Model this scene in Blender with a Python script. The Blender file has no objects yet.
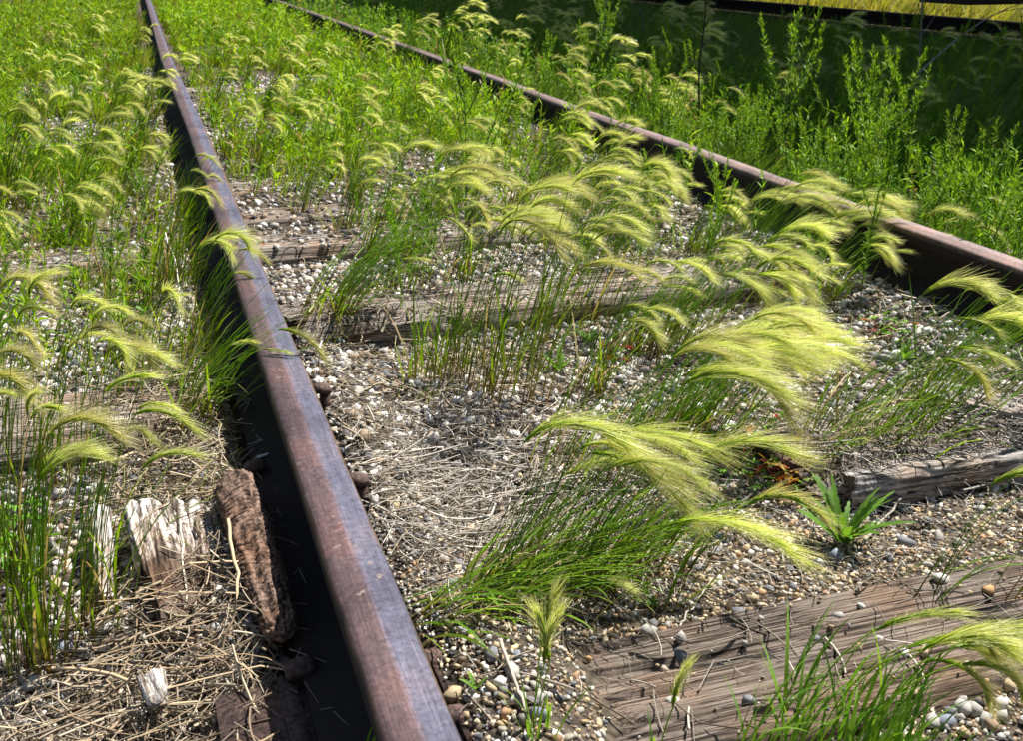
import bpy, math
import numpy as np
from mathutils import Matrix, Vector
rng = np.random.default_rng(7)
PI = math.pi
# ------------------------------------------------------------------ camera
F_PX, PITCH, YAW, CAMZ = 1100.0, math.radians(20.8978), math.radians(-17.9745), 0.745
_c, _s = math.cos(PITCH), math.sin(PITCH)
_R = np.array([[1,0,0],[0,_s,_c],[0,_c,-_s]])
_a = YAW
_Z = np.array([[math.cos(_a),-math.sin(_a),0],[math.sin(_a),math.cos(_a),0],[0,0,1]])
CM = _Z @ _R                                   # camera (right, up, forward) -> world
RIGHT = CM @ np.array([1,0,0.])
sc = bpy.context.scene
cam = bpy.data.cameras.new('camera'); camo = bpy.data.objects.new('camera', cam)
sc.collection.objects.link(camo); sc.camera = camo
cam.sensor_width = 36; cam.lens = 36*F_PX/1023
cam.clip_start = 0.02; cam.clip_end = 2000
m = Matrix.Identity(4)
for i in range(3):
    m[i][0], m[i][1], m[i][2] = CM[i,0], CM[i,1], -CM[i,2]
m[2][3] = CAMZ
camo.matrix_world = m
cam.dof.use_dof = True; cam.dof.focus_distance = 1.75; cam.dof.aperture_fstop = 22
# ------------------------------------------------------------------ light
SUN_EL, SUN_AZ = math.radians(56), math.radians(29)    # azimuth from +X towards +Y: from the right and ahead
w = bpy.data.worlds.new('World'); sc.world = w; w.use_nodes = True
nt = w.node_tree; nt.nodes.clear()
sky = nt.nodes.new('ShaderNodeTexSky'); sky.sky_type = 'NISHITA'; sky.sun_disc = False
sky.sun_elevation = SUN_EL; sky.sun_rotation = PI/2 - SUN_AZ
bg = nt.nodes.new('ShaderNodeBackground'); bg.inputs[1].default_value = 0.05
wo = nt.nodes.new('ShaderNodeOutputWorld')
nt.links.new(sky.outputs[0], bg.inputs[0]); nt.links.new(bg.outputs[0], wo.inputs[0])
sl = bpy.data.lights.new('sun', 'SUN'); sl.energy = 5.0; sl.angle = math.radians(0.5); sl.color = (1, .955, .88)
so = bpy.data.objects.new('sun', sl); sc.collection.objects.link(so)
SD = Vector((math.cos(SUN_EL)*math.cos(SUN_AZ), math.cos(SUN_EL)*math.sin(SUN_AZ), math.sin(SUN_EL)))
so.rotation_euler = SD.to_track_quat('Z', 'Y').to_euler()
so.location = (4, 3, 6)
sc.view_settings.view_transform = 'Standard'; sc.view_settings.look = 'None'
sc.view_settings.gamma = 1; sc.view_settings.exposure = 1.05
sc.cycles.max_bounces = 6; sc.cycles.diffuse_bounces = 3; sc.cycles.transmission_bounces = 4
sc.cycles.use_denoising = True
COL = sc.collection

# ------------------------------------------------------------------ helpers
def ray(px, py):
    return CM @ np.array([px-511.5, 370.5-py, F_PX])
def proj(p):
    q = CM.T @ (np.asarray(p, float) - np.array([0,0,CAMZ]))
    return 511.5 + F_PX*q[0]/q[2], 370.5 - F_PX*q[1]/q[2]
def _hash(ix, iy, s):
    h = (ix.astype(np.int64)*374761393 + iy.astype(np.int64)*668265263 + s*1442695041) & 0x7fffffff
    h = ((h ^ (h >> 13)) * 1274126177) & 0x7fffffff
    return ((h ^ (h >> 16)) & 0xffff)/65535.0
def vnoise(x, y, s=0):
    x = np.asarray(x, float); y = np.asarray(y, float)
    x0, y0 = np.floor(x), np.floor(y); fx, fy = x-x0, y-y0
    fx = fx*fx*(3-2*fx); fy = fy*fy*(3-2*fy)
    a, b, c, d = _hash(x0,y0,s), _hash(x0+1,y0,s), _hash(x0,y0+1,s), _hash(x0+1,y0+1,s)
    return (a*(1-fx)+b*fx)*(1-fy) + (c*(1-fx)+d*fx)*fy
def fbm(x, y, s=0, o=3):
    return sum(vnoise(np.asarray(x)*2**k, np.asarray(y)*2**k, s+k*17)/2**(k+1) for k in range(o))
# ties: (y centre, half width, x left, x right, top z, skew dy/dx, seed)
TIES = [(.895,.112,.30,2.02,.004,.004,1), (1.36,.115,.86,2.2,.008,-.03,2), (1.865,.105,-.47,.05,.012,.00,3),
        (2.31,.11,.2,2.2,.012,.00,4), (2.99,.10,-.5,2.1,.004,.00,5), (3.42,.10,-.42,2.1,-.014,.02,6), (3.84,.105,-.5,2.15,-.012,0,7),
        (4.42,.1,-.4,2.1,-.015,.01,8), (4.98,.1,-.45,2.1,-.015,0,9), (5.55,.1,-.45,2.1,-.015,-.01,10), (6.2,.1,-.4,2.1,-.015,0,11), (6.85,.1,-.4,2.1,-.015,0,12)]
def gz(x, y):
    x = np.asarray(x, float); y = np.asarray(y, float)
    z = -.042 + .03*(fbm(x*2.2+5, y*2.2, 3)-.45) + .012*(fbm(x*9, y*9, 9)-.45)
    near = np.exp(-((y-.9)/.28)**2) * np.clip((x+.1)/.2, 0, 1)
    z = z + .038*np.exp(-((x-1.14)/.12)**2-((y-.9)/.2)**2) + .03*np.exp(-((x-.34)/.07)**2-((y-.93)/.13)**2) + near*.034*np.clip((x-.1)*4+.6, 0, 1)
    bank = np.clip((y-1.02)*12, 0, 1)
    z = z + (.030+.028*bank)*np.exp(-(np.minimum(x-.055,0)/.12)**2)*np.clip((.085-x)/.03,0,1)     # litter banked against the left rail
    z = z + .045*np.exp(-((x-.27)/.075)**2)*np.clip((x-.2)/.03,0,1)*np.clip((2.6-y),0,1)
    z = z + .06*np.exp(-(np.minimum(x-1.58,0)/.14)**2)*np.clip((1.62-x)/.03,0,1)
    z = z + .036*np.clip((y-2.7)/1.2,0,1)*fbm(x*1.7,y*1.7,33)*1.5
    fl = np.clip((np.abs(x-.9)-1.6)/2.5, 0, 1)
    z = z - .16*fl                                               # ballast shoulder
    z = np.where(np.abs(x-6.7) < 2.6, np.maximum(z, -.16 + .14*np.clip((2.6-np.abs(x-6.7))/1.2, 0, 1)), z)
    return z
def G(px, py, lift=0.0):
    """point on the ground seen at a pixel"""
    d = ray(px, py); z = -.03
    for _ in range(6):
        t = (z+lift-CAMZ)/d[2]; p = d*t
        z = float(gz(p[0], p[1]))
    return np.array([p[0], p[1], z])

def at(px, py, z):
    d = ray(px, py); p = d*((z-CAMZ)/d[2]); p[2] = z; return p

class Geo:
    def __init__(s): s.V=[]; s.Q=[]; s.T=[]; s.C=[]; s.n=0
    def add(s, V, Q=None, T=None, C=(1,1,1)):
        V = np.asarray(V, float).reshape(-1,3); k = len(V)
        C = np.broadcast_to(np.asarray(C, float), (k,3)) if np.ndim(C)==1 else np.asarray(C, float).reshape(-1,3)
        if Q is not None and len(Q): s.Q.append(np.asarray(Q, np.int64).reshape(-1,4)+s.n)
        if T is not None and len(T): s.T.append(np.asarray(T, np.int64).reshape(-1,3)+s.n)
        s.V.append(V); s.C.append(C); s.n += k
    def merge(s, o, mat=None, off=(0,0,0), tint=1.0):
        V = np.concatenate(o.V); 
        if mat is not None: V = V @ np.asarray(mat).T
        V = V + np.asarray(off)
        Q = np.concatenate(o.Q) if o.Q else None; T = np.concatenate(o.T) if o.T else None
        s.add(V, Q, T, np.concatenate(o.C)*tint)
    def ribbons(s, P, W, S, C):
        """P (K,N,3) centres, W (K,N) half widths, S (K,3) or (K,N,3) side vector, C (K,N,3)"""
        K, N = P.shape[:2]
        if S.ndim == 2: S = S[:,None,:]
        A = P - S*W[...,None]; B = P + S*W[...,None]
        V = np.stack([A,B],2).reshape(-1,3); C2 = np.repeat(C[:,:,None,:],2,2).reshape(-1,3)
        i = (np.arange(K)[:,None]*N + np.arange(N-1)[None])*2
        Q = np.stack([i, i+1, i+3, i+2], -1).reshape(-1,4)
        s.add(V, Q, None, C2)
    def tubes(s, P, W, C, sides=3):
        K, N = P.shape[:2]
        T = np.gradient(P, axis=1); T /= np.linalg.norm(T,axis=-1,keepdims=True)+1e-9
        ref = np.where(np.abs(T[...,2:3])>.9, np.array([1.,0,0]), np.array([0,0,1.]))
        A = np.cross(T, ref); A /= np.linalg.norm(A,axis=-1,keepdims=True)+1e-9
        B = np.cross(T, A)
        ang = np.arange(sides)*2*PI/sides
        V = P[:,:,None,:] + W[:,:,None,None]*(A[:,:,None,:]*np.cos(ang)[None,None,:,None]+B[:,:,None,:]*np.sin(ang)[None,None,:,None])
        C2 = np.repeat(C[:,:,None,:], sides, 2).reshape(-1,3)
        k = np.arange(K)[:,None,None]*N*sides; n = np.arange(N-1)[None,:,None]*sides; j = np.arange(sides)[None,None,:]; j2 = (j+1)%sides
        Q = np.stack([k+n+j, k+n+j2, k+n+sides+j2, k+n+sides+j], -1).reshape(-1,4)
        s.add(V.reshape(-1,3), Q, None, C2)
    def mesh(s, name, smooth=False):
        me = bpy.data.meshes.new(name)
        V = np.concatenate(s.V).astype(np.float32); C = np.concatenate(s.C)
        Q = np.concatenate(s.Q) if s.Q else np.zeros((0,4),np.int64); T = np.concatenate(s.T) if s.T else np.zeros((0,3),np.int64)
        me.vertices.add(len(V)); me.vertices.foreach_set('co', V.ravel())
        nl = 4*len(Q)+3*len(T)
        me.loops.add(nl); me.loops.foreach_set('vertex_index', np.concatenate([Q.ravel(),T.ravel()]).astype(np.int32))
        me.polygons.add(len(Q)+len(T))
        ls = np.concatenate([np.arange(len(Q))*4, 4*len(Q)+np.arange(len(T))*3]).astype(np.int32)
        me.polygons.foreach_set('loop_start', ls)
        if smooth: me.polygons.foreach_set('use_smooth', np.ones(len(ls),bool))
        me.update(calc_edges=True)
        at = me.color_attributes.new('Col','FLOAT_COLOR','POINT')
        at.data.foreach_set('color', np.concatenate([np.clip(C,0,1),np.ones((len(C),1))],1).astype(np.float32).ravel())
        return me
def link(name, me, mat=None, parent=None, loc=None, mw=None, **props):
    if mat is not None and not me.materials: me.materials.append(mat)
    o = bpy.data.objects.new(name, me); COL.objects.link(o)
    if parent is not None: o.parent = parent
    if loc is not None: o.location = loc
    if mw is not None: o.matrix_basis = mw
    for k, v in props.items(): o[k] = v
    return o
def thing(name, label, cat, loc=(0,0,0), group=None, me=None, mat=None):
    o = bpy.data.objects.new(name, me); COL.objects.link(o); o.location = loc
    if me is not None and mat is not None and not me.materials: me.materials.append(mat)
    o['label'] = label; o['category'] = cat
    if group: o['group'] = group
    return o
def box(g, x0,x1,y0,y1,z0,z1, C=(1,1,1)):
    V = [(x,y,z) for x in (x0,x1) for y in (y0,y1) for z in (z0,z1)]
    g.add(V, [(0,1,3,2),(4,6,7,5),(0,4,5,1),(2,3,7,6),(0,2,6,4),(1,5,7,3)], None, C)
def nrm(v): return v/(np.linalg.norm(v,axis=-1,keepdims=True)+1e-12)
def lerp3(a, b, t): return np.asarray(a)*(1-t[...,None]) + np.asarray(b)*t[...,None]

# ------------------------------------------------------------------ materials
def newmat(name):
    mt = bpy.data.materials.new(name); mt.use_nodes = True; n = mt.node_tree; n.nodes.clear()
    out = n.nodes.new('ShaderNodeOutputMaterial'); return mt, n, out
def N(n, t, **kw):
    x = n.nodes.new(t)
    for k, v in kw.items():
        if k.startswith('i_'): x.inputs[k[2:].replace('_',' ')].default_value = v
        else: setattr(x, k, v)
    return x
def ramp(n, fac, stops):
    r = n.nodes.new('ShaderNodeValToRGB'); e = r.color_ramp.elements
    while len(e) < len(stops): e.new(.5)
    for i, (p, c) in enumerate(stops): e[i].position = p; e[i].color = (*c, 1)
    n.links.new(fac, r.inputs[0]); return r
def leafmat(name, transl=.38, rough=.55, spec=.25, ttint=(1.25,1.15,.45)):
    mt, n, out = newmat(name)
    a = N(n,'ShaderNodeAttribute', attribute_name='Col')
    oi = N(n,'ShaderNodeObjectInfo')
    hs = N(n,'ShaderNodeHueSaturation')
    mr = N(n,'ShaderNodeMapRange'); mr.inputs[3].default_value=.82; mr.inputs[4].default_value=1.16
    n.links.new(oi.outputs['Random'], mr.inputs[0]); n.links.new(mr.outputs[0], hs.inputs['Value'])
    n.links.new(a.outputs['Color'], hs.inputs['Color'])
    p = N(n,'ShaderNodeBsdfPrincipled'); p.inputs['Roughness'].default_value = rough; p.inputs['Specular IOR Level'].default_value = spec
    t = N(n,'ShaderNodeBsdfTranslucent')
    mul = N(n,'ShaderNodeMix', data_type='RGBA', blend_type='MULTIPLY'); mul.inputs[0].default_value=1
    n.links.new(hs.outputs[0], mul.inputs[6]); mul.inputs[7].default_value=(*ttint,1)
    n.links.new(hs.outputs[0], p.inputs['Base Color']); n.links.new(mul.outputs[2], t.inputs['Color'])
    mx = N(n,'ShaderNodeMixShader'); mx.inputs[0].default_value = transl
    n.links.new(p.outputs[0], mx.inputs[1]); n.links.new(t.outputs[0], mx.inputs[2]); n.links.new(mx.outputs[0], out.inputs[0])
    return mt
M_leaf = leafmat('leaf')
M_awn = leafmat('awns', .45, .4, .4, (1.12,1.08,.7))
M_straw = leafmat('straw', .15, .6, .3, (1,1,1))
def rockmat():
    mt, n, out = newmat('stone')
    a = N(n,'ShaderNodeAttribute', attribute_name='Col')
    tc = N(n,'ShaderNodeTexCoord')
    no = N(n,'ShaderNodeTexNoise', i_Scale=160.0, i_Detail=6.0, i_Roughness=.7); n.links.new(tc.outputs['Object'], no.inputs['Vector'])
    r = ramp(n, no.outputs['Fac'], [(.3,(.5,.48,.46)),(.5,(1,1,1)),(.72,(1.25,1.22,1.18))])
    mul = N(n,'ShaderNodeMix', data_type='RGBA', blend_type='MULTIPLY'); mul.inputs[0].default_value=.9
    n.links.new(a.outputs['Color'], mul.inputs[6]); n.links.new(r.outputs[0], mul.inputs[7])
    p = N(n,'ShaderNodeBsdfPrincipled', i_Roughness=.8); p.inputs['Specular IOR Level'].default_value=.3
    b = N(n,'ShaderNodeBump', i_Strength=.5, i_Distance=.002); n.links.new(no.outputs['Fac'], b.inputs['Height'])
    n.links.new(b.outputs[0], p.inputs['Normal']); n.links.new(mul.outputs[2], p.inputs['Base Color']); n.links.new(p.outputs[0], out.inputs[0])
    return mt
M_rock = rockmat()
def groundmat():
    mt, n, out = newmat('ballast_soil')
    tc = N(n,'ShaderNodeTexCoord')
    no = N(n,'ShaderNodeTexNoise', i_Scale=5.0, i_Detail=8.0, i_Roughness=.7); n.links.new(tc.outputs['Object'], no.inputs['Vector'])
    r = ramp(n, no.outputs['Fac'], [(.3,(.035,.027,.02)),(.5,(.085,.068,.05)),(.68,(.17,.14,.105))])
    v = N(n,'ShaderNodeTexVoronoi', i_Scale=95.0); n.links.new(tc.outputs['Object'], v.inputs['Vector'])
    r2 = ramp(n, v.outputs['Distance'], [(.0,(1.5,1.45,1.4)),(.45,(.9,.9,.9)),(.8,(.3,.3,.3))])
    mul = N(n,'ShaderNodeMix', data_type='RGBA', blend_type='MULTIPLY'); mul.inputs[0].default_value=.8
    n.links.new(r.outputs[0], mul.inputs[6]); n.links.new(r2.outputs[0], mul.inputs[7])
    p = N(n,'ShaderNodeBsdfPrincipled', i_Roughness=.95); p.inputs['Specular IOR Level'].default_value=.15
    b = N(n,'ShaderNodeBump', i_Strength=.9, i_Distance=.006); b.invert=True
    n.links.new(v.outputs['Distance'], b.inputs['Height'])
    n.links.new(b.outputs[0], p.inputs['Normal']); n.links.new(mul.outputs[2], p.inputs['Base Color']); n.links.new(p.outputs[0], out.inputs[0])
    return mt
M_ground = groundmat()
def woodmat(name, dark, mid, light, axis='X', stretch=14, bump=.6, scale=9, warm=None):
    mt, n, out = newmat(name)
    tc = N(n,'ShaderNodeTexCoord'); mp = N(n,'ShaderNodeMapping')
    s = [stretch]*3; s['XYZ'.index(axis)] = 1
    mp.inputs['Scale'].default_value = s; n.links.new(tc.outputs['Object'], mp.inputs[0])
    no = N(n,'ShaderNodeTexNoise', i_Scale=float(scale), i_Detail=10.0, i_Roughness=.72, i_Distortion=.12); n.links.new(mp.outputs[0], no.inputs['Vector'])
    r = ramp(n, no.outputs['Fac'], [(.40,dark),(.47,mid),(.56,light),(.68,tuple(min(1,c*1.35) for c in light))])
    n2 = N(n,'ShaderNodeTexNoise', i_Scale=7.0, i_Detail=5.0); n.links.new(tc.outputs['Object'], n2.inputs['Vector'])
    a = N(n,'ShaderNodeAttribute', attribute_name='Col')
    mul = N(n,'ShaderNodeMix', data_type='RGBA', blend_type='MULTIPLY'); mul.inputs[0].default_value=1
    n.links.new(r.outputs[0], mul.inputs[6]); n.links.new(a.outputs['Color'], mul.inputs[7])
    mx = N(n,'ShaderNodeMix', data_type='RGBA', blend_type='MIX')
    r3 = ramp(n, n2.outputs['Fac'], [(.45,(0,0,0)),(.65,(1,1,1))])
    sh = N(n,'ShaderNodeMix', data_type='RGBA', blend_type='MULTIPLY'); sh.inputs[0].default_value=1
    n.links.new(mul.outputs[2], sh.inputs[6]); sh.inputs[7].default_value=(*(warm or (1,.8,.62)),1)
    n.links.new(r3.outputs[0], mx.inputs[0]); n.links.new(mul.outputs[2], mx.inputs[6]); n.links.new(sh.outputs[2], mx.inputs[7])
    p = N(n,'ShaderNodeBsdfPrincipled', i_Roughness=.85); p.inputs['Specular IOR Level'].default_value=.2
    b = N(n,'ShaderNodeBump', i_Strength=bump, i_Distance=.004); n.links.new(no.outputs['Fac'], b.inputs['Height'])
    n.links.new(b.outputs[0], p.inputs['Normal']); n.links.new(mx.outputs[2], p.inputs['Base Color']); n.links.new(p.outputs[0], out.inputs[0])
    return mt
M_tie = woodmat('weathered_tie', (.022,.017,.014), (.15,.125,.105), (.42,.385,.355), 'X', 62, 1.0, 6, (1,.84,.70))
M_white = woodmat('bleached_wood', (.1,.075,.06), (.36,.32,.28), (.74,.72,.70), 'Y', 26, .9, 7)
M_bark = woodmat('charred_wood', (.016,.011,.009), (.12,.076,.055), (.27,.185,.145), 'Y', 3, 1.0, 40)
def railmat(name, left, right, edge, rough=.38, cx=.0, half=.031):
    """object space: x across the head"""
    mt, n, out = newmat(name)
    tc = N(n,'ShaderNodeTexCoord'); sp = N(n,'ShaderNodeSeparateXYZ'); n.links.new(tc.outputs['Object'], sp.inputs[0])
    mp = N(n,'ShaderNodeMapping'); mp.inputs['Scale'].default_value=(60,3.0,30); n.links.new(tc.outputs['Object'], mp.inputs[0])
    no = N(n,'ShaderNodeTexNoise', i_Scale=1.2, i_Detail=8.0, i_Roughness=.65); n.links.new(mp.outputs[0], no.inputs['Vector'])
    fine = N(n,'ShaderNodeTexNoise', i_Scale=120.0, i_Detail=8.0, i_Roughness=.8); n.links.new(tc.outputs['Object'], fine.inputs['Vector'])
    big = N(n,'ShaderNodeTexNoise', i_Scale=6.0, i_Detail=5.0, i_Roughness=.6); n.links.new(tc.outputs['Object'], big.inputs['Vector'])
    # x wobbled by noise -> band ramp
    ma = N(n,'ShaderNodeMath', operation='MULTIPLY_ADD'); ma.inputs[1].default_value=.016; n.links.new(no.outputs['Fac'], ma.inputs[0]); n.links.new(sp.outputs['X'], ma.inputs[2])
    mr = N(n,'ShaderNodeMapRange'); mr.inputs[1].default_value=-half+.007; mr.inputs[2].default_value=half+.009; n.links.new(ma.outputs[0], mr.inputs[0])
    r = ramp(n, mr.outputs[0], [(.0,tuple(c*1.1 for c in edge)),(.05,left),(.34,tuple(c*.85 for c in left)),(.46,tuple(c*1.1 for c in left)),(.52,tuple((a+b)*.6 for a,b in zip(left,right))),(.58,right),(.93,tuple(c*.9 for c in right)),(.97,edge)])
    r2 = ramp(n, fine.outputs['Fac'], [(.38,(.5,.46,.44)),(.5,(.95,.95,.95)),(.62,(1.35,1.3,1.25))])
    mul = N(n,'ShaderNodeMix', data_type='RGBA', blend_type='MULTIPLY'); mul.inputs[0].default_value=.8
    n.links.new(r.outputs[0], mul.inputs[6]); n.links.new(r2.outputs[0], mul.inputs[7])
    r3 = ramp(n, big.outputs['Fac'], [(.38,(.6,.55,.6)),(.5,(1,1,1)),(.6,(1.3,1.12,1.02))])
    mp2 = N(n,'ShaderNodeMapping'); mp2.inputs['Scale'].default_value=(420,9,60); n.links.new(tc.outputs['Object'], mp2.inputs[0])
    stn = N(n,'ShaderNodeTexNoise', i_Scale=1.0, i_Detail=4.0, i_Roughness=.7); n.links.new(mp2.outputs[0], stn.inputs['Vector'])
    spt = N(n,'ShaderNodeTexNoise', i_Scale=45.0, i_Detail=3.0, i_Roughness=.5); n.links.new(tc.outputs['Object'], spt.inputs['Vector'])
    mul2 = N(n,'ShaderNodeMix', data_type='RGBA', blend_type='MULTIPLY'); mul2.inputs[0].default_value=.8
    n.links.new(mul.outputs[2], mul2.inputs[6]); n.links.new(r3.outputs[0], mul2.inputs[7])
    r4 = ramp(n, stn.outputs['Fac'], [(.36,(.6,.58,.6)),(.5,(1,1,1)),(.62,(1.5,1.42,1.35)),(.7,(2.2,2.0,1.8))])
    mul3 = N(n,'ShaderNodeMix', data_type='RGBA', blend_type='MULTIPLY'); mul3.inputs[0].default_value=.55
    n.links.new(mul2.outputs[2], mul3.inputs[6]); n.links.new(r4.outputs[0], mul3.inputs[7])
    r5 = ramp(n, spt.outputs['Fac'], [(.66,(0,0,0)),(.70,(.8,.8,.8))])
    mul4 = N(n,'ShaderNodeMix', data_type='RGBA'); n.links.new(r5.outputs[0], mul4.inputs[0]); n.links.new(mul3.outputs[2], mul4.inputs[6]); mul4.inputs[7].default_value=(.22,.17,.15,1)
    mul2 = mul4
    # below the head, darkened to stand in for its shade: dull rust
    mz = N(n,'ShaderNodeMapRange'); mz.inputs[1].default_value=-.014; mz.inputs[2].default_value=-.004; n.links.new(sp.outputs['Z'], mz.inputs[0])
    rust_shaded = ramp(n, fine.outputs['Fac'], [(.35,(.006,.004,.0035)),(.55,(.018,.011,.009)),(.7,(.045,.026,.02))])
    mx = N(n,'ShaderNodeMix', data_type='RGBA'); n.links.new(mz.outputs[0], mx.inputs[0]); n.links.new(rust_shaded.outputs[0], mx.inputs[6]); n.links.new(mul2.outputs[2], mx.inputs[7])
    p = N(n,'ShaderNodeBsdfPrincipled'); n.links.new(mx.outputs[2], p.inputs['Base Color'])
    mt_ = N(n,'ShaderNodeMath', operation='MULTIPLY'); mt_.inputs[1].default_value=.55; n.links.new(mz.outputs[0], mt_.inputs[0]); n.links.new(mt_.outputs[0], p.inputs['Metallic'])
    rr = N(n,'ShaderNodeMapRange'); rr.inputs[3].default_value=.85; rr.inputs[4].default_value=rough; n.links.new(mz.outputs[0], rr.inputs[0])
    ra = N(n,'ShaderNodeMath', operation='MULTIPLY_ADD'); ra.inputs[1].default_value=.25; n.links.new(fine.outputs['Fac'], ra.inputs[0]); n.links.new(rr.outputs[0], ra.inputs[2]); n.links.new(ra.outputs[0], p.inputs['Roughness'])
    b = N(n,'ShaderNodeBump', i_Strength=.6, i_Distance=.002); n.links.new(fine.outputs['Fac'], b.inputs['Height']); n.links.new(b.outputs[0], p.inputs['Normal'])
    n.links.new(p.outputs[0], out.inputs[0]); return mt
M_railL = railmat('worn_rail', (.112,.074,.078), (.105,.107,.155), (.11,.075,.05), .42)
M_railR = railmat('grey_rail', (.15,.105,.1), (.19,.15,.155), (.12,.085,.07), .45)
def plain(name, col, rough=.7, metal=0, var=.5, scale=40):
    mt, n, out = newmat(name)
    tc = N(n,'ShaderNodeTexCoord'); no = N(n,'ShaderNodeTexNoise', i_Scale=float(scale), i_Detail=7.0, i_Roughness=.7); n.links.new(tc.outputs['Object'], no.inputs['Vector'])
    r = ramp(n, no.outputs['Fac'], [(.38,tuple(c*(1-var) for c in col)),(.62,tuple(min(1,c*(1+var)) for c in col))])
    p = N(n,'ShaderNodeBsdfPrincipled', i_Roughness=rough, i_Metallic=metal); n.links.new(r.outputs[0], p.inputs['Base Color'])
    b = N(n,'ShaderNodeBump', i_Strength=.8, i_Distance=.003); n.links.new(no.outputs['Fac'], b.inputs['Height']); n.links.new(b.outputs[0], p.inputs['Normal'])
    n.links.new(p.outputs[0], out.inputs[0]); return mt
M_rust = plain('rusty_iron', (.085,.05,.042), .75, .25, .75, 130)
M_steel = plain('dark_steel', (.09,.065,.06), .6, .3)
M_car = plain('hopper_paint', (.22,.2,.18), .6, 0, .35, 6)
M_twig = leafmat('twig', .0, .8, .2, (1,1,1))

# ------------------------------------------------------------------ ground
def axis(lo, hi, step, far, n=26):
    a = np.arange(lo, hi+step/2, step)
    g = np.geomspace(step*1.4, far, n)
    return np.concatenate([(lo-np.cumsum(np.diff(np.concatenate([[0],g]))))[::-1], a, hi+np.cumsum(np.diff(np.concatenate([[0],g])))])
xs, ys = axis(-1.0, 4.0, .022, 600), axis(.3, 5.2, .022, 900)
X, Y = np.meshgrid(xs, ys, indexing='ij')
g = Geo(); nx, ny = X.shape
i = np.arange(nx-1)[:,None]*ny + np.arange(ny-1)[None]
g.add(np.stack([X,Y,gz(X,Y)],-1), np.stack([i,i+ny,i+ny+1,i+1],-1))
ground = link('ground', g.mesh('ground', True), M_ground, kind='structure', label='stony ballast ground under the track')

# ------------------------------------------------------------------ ties
def make_tie(t, n=None):
    yc, hw, xl, xr, zt, sk, seed = t
    L = xr-xl; nxs = int(L/(.008 if seed<3 else .014)); top = 84
    u = np.linspace(0, 1, nxs)
    prof = []                                            # (y, z, kind)
    for k in range(top): prof.append((-hw+2*hw*k/(top-1), 0.0, 1))
    for k in range(1,7): prof.append((hw, -.15*k/6, 0))
    prof.append((-hw, -.15, 0))
    for k in range(5,0,-1): prof.append((-hw, -.15*k/6, 2))
    prof = np.array(prof); P = len(prof)
    Xg = xl + u[:,None]*L + np.zeros((1,P))
    yy = np.broadcast_to(prof[:,0], Xg.shape).copy(); zz = np.broadcast_to(prof[:,1], Xg.shape).copy()
    ytex = yy - zz*1.0
    wob = fbm(Xg*3, np.full_like(Xg, seed*3.1), seed)*.03
    f1 = vnoise(Xg*3.1+seed, (ytex+wob)*150+seed*9, seed)             # long fibres
    f2 = vnoise(Xg*2.2+seed*2, (ytex+wob)*62, seed+5)
    f3 = vnoise(Xg*9, ytex*170, seed+8)
    crack = np.clip((.27-f2)/.2, 0, 1)**.5*.011 + np.clip((.33-f1)/.3, 0, 1)*.006
    relief = (f1-.5)*.004 + (f3-.5)*.002 + (fbm(Xg*5, ytex*12, seed+11)-.45)*.012 - crack
    istop = prof[:,2]==1; isfr = prof[:,2]==2; isbk = (prof[:,2]==0)
    edge = np.clip((np.abs(yy)-hw+.02)/.02,0,1)**2
    zz = np.where(istop[None], zz + relief - edge*(.012+.02*vnoise(Xg*14, yy*0+seed, seed+3)), zz)
    yy = np.where(isfr[None], yy - relief*1.3 - .01*vnoise(Xg*8, zz*40, seed+4), yy)
    yy = np.where(isbk[None], yy + relief, yy)
    # ragged ends
    for end, s in ((0,1),(1,-1)):
        d = np.abs(u-end)[:,None]*L
        rag = .05*vnoise(ytex*55+seed, np.zeros_like(Xg)+end, seed+21)+.02
        Xg = Xg + s*rag*np.clip(1-d/.3, 0, 1)
        zz = zz - .03*np.clip(1-d/.08,0,1)*vnoise(ytex*60, Xg*4, seed+2)
    V = np.stack([Xg, yc + yy + sk*(Xg-.9), zt + zz], -1)
    # colour: grey bleached high fibres, dark in old cracks is left to real shade; overall tone per tie
    tone = .8 + .35*fbm(Xg*3, ytex*25, seed+30) 
    brown = np.clip(fbm(Xg*2.2+9, ytex*9, seed+40)*2-.6, 0, 1)
    C = tone[...,None]*lerp3((1.02,1.0,1.0), (.93,.87,.8), brown)
    if n: C = C*np.array(n)
    g = Geo(); Pn = P
    a = np.arange(nxs-1)[:,None]*P; j = np.arange(P)[None]; j2 = (j+1)%P
    Q = np.stack([a+j, a+P+j, a+P+j2, a+j2], -1).reshape(-1,4)
    g.add(V, Q, None, C)
    for e, base in ((0,0),(1,(nxs-1)*P)):
        c = V[0 if e==0 else -1]
        cen = c.mean(0); k = len(c)
        T = [(k, q, (q+1)%k) if e==0 else (k, (q+1)%k, q) for q in range(k)]
        g.add(np.concatenate([c, cen[None]]), None, T, (.7,.65,.6))
    return g
ORD = ['first','second','third','fourth','fifth','sixth','seventh','eighth','ninth','tenth','eleventh','twelfth','thirteenth','fourteenth','fifteenth','sixteenth','seventeenth','eighteenth']
tie_labels = ['broad brown grey tie with pebbles on it in the foreground','grey split tie behind the leafy rosette, second from the front',
 'pale grey plank tie with dark front edge left of the left rail','cracked grey tie between the rails behind the tall barley tuft',
 'grey tie with two ledges crossing under the left rail at mid height']
for k, t in enumerate(TIES):
    me = make_tie(t, (.66,.615,.575) if k==0 else None).mesh('tie', False)
    thing('railway_tie', tie_labels[k] if k<5 else 'weathered grey railway tie, %s from the front' % ORD[k], 'railway tie', me=me, mat=M_tie, group='railway ties')

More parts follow.
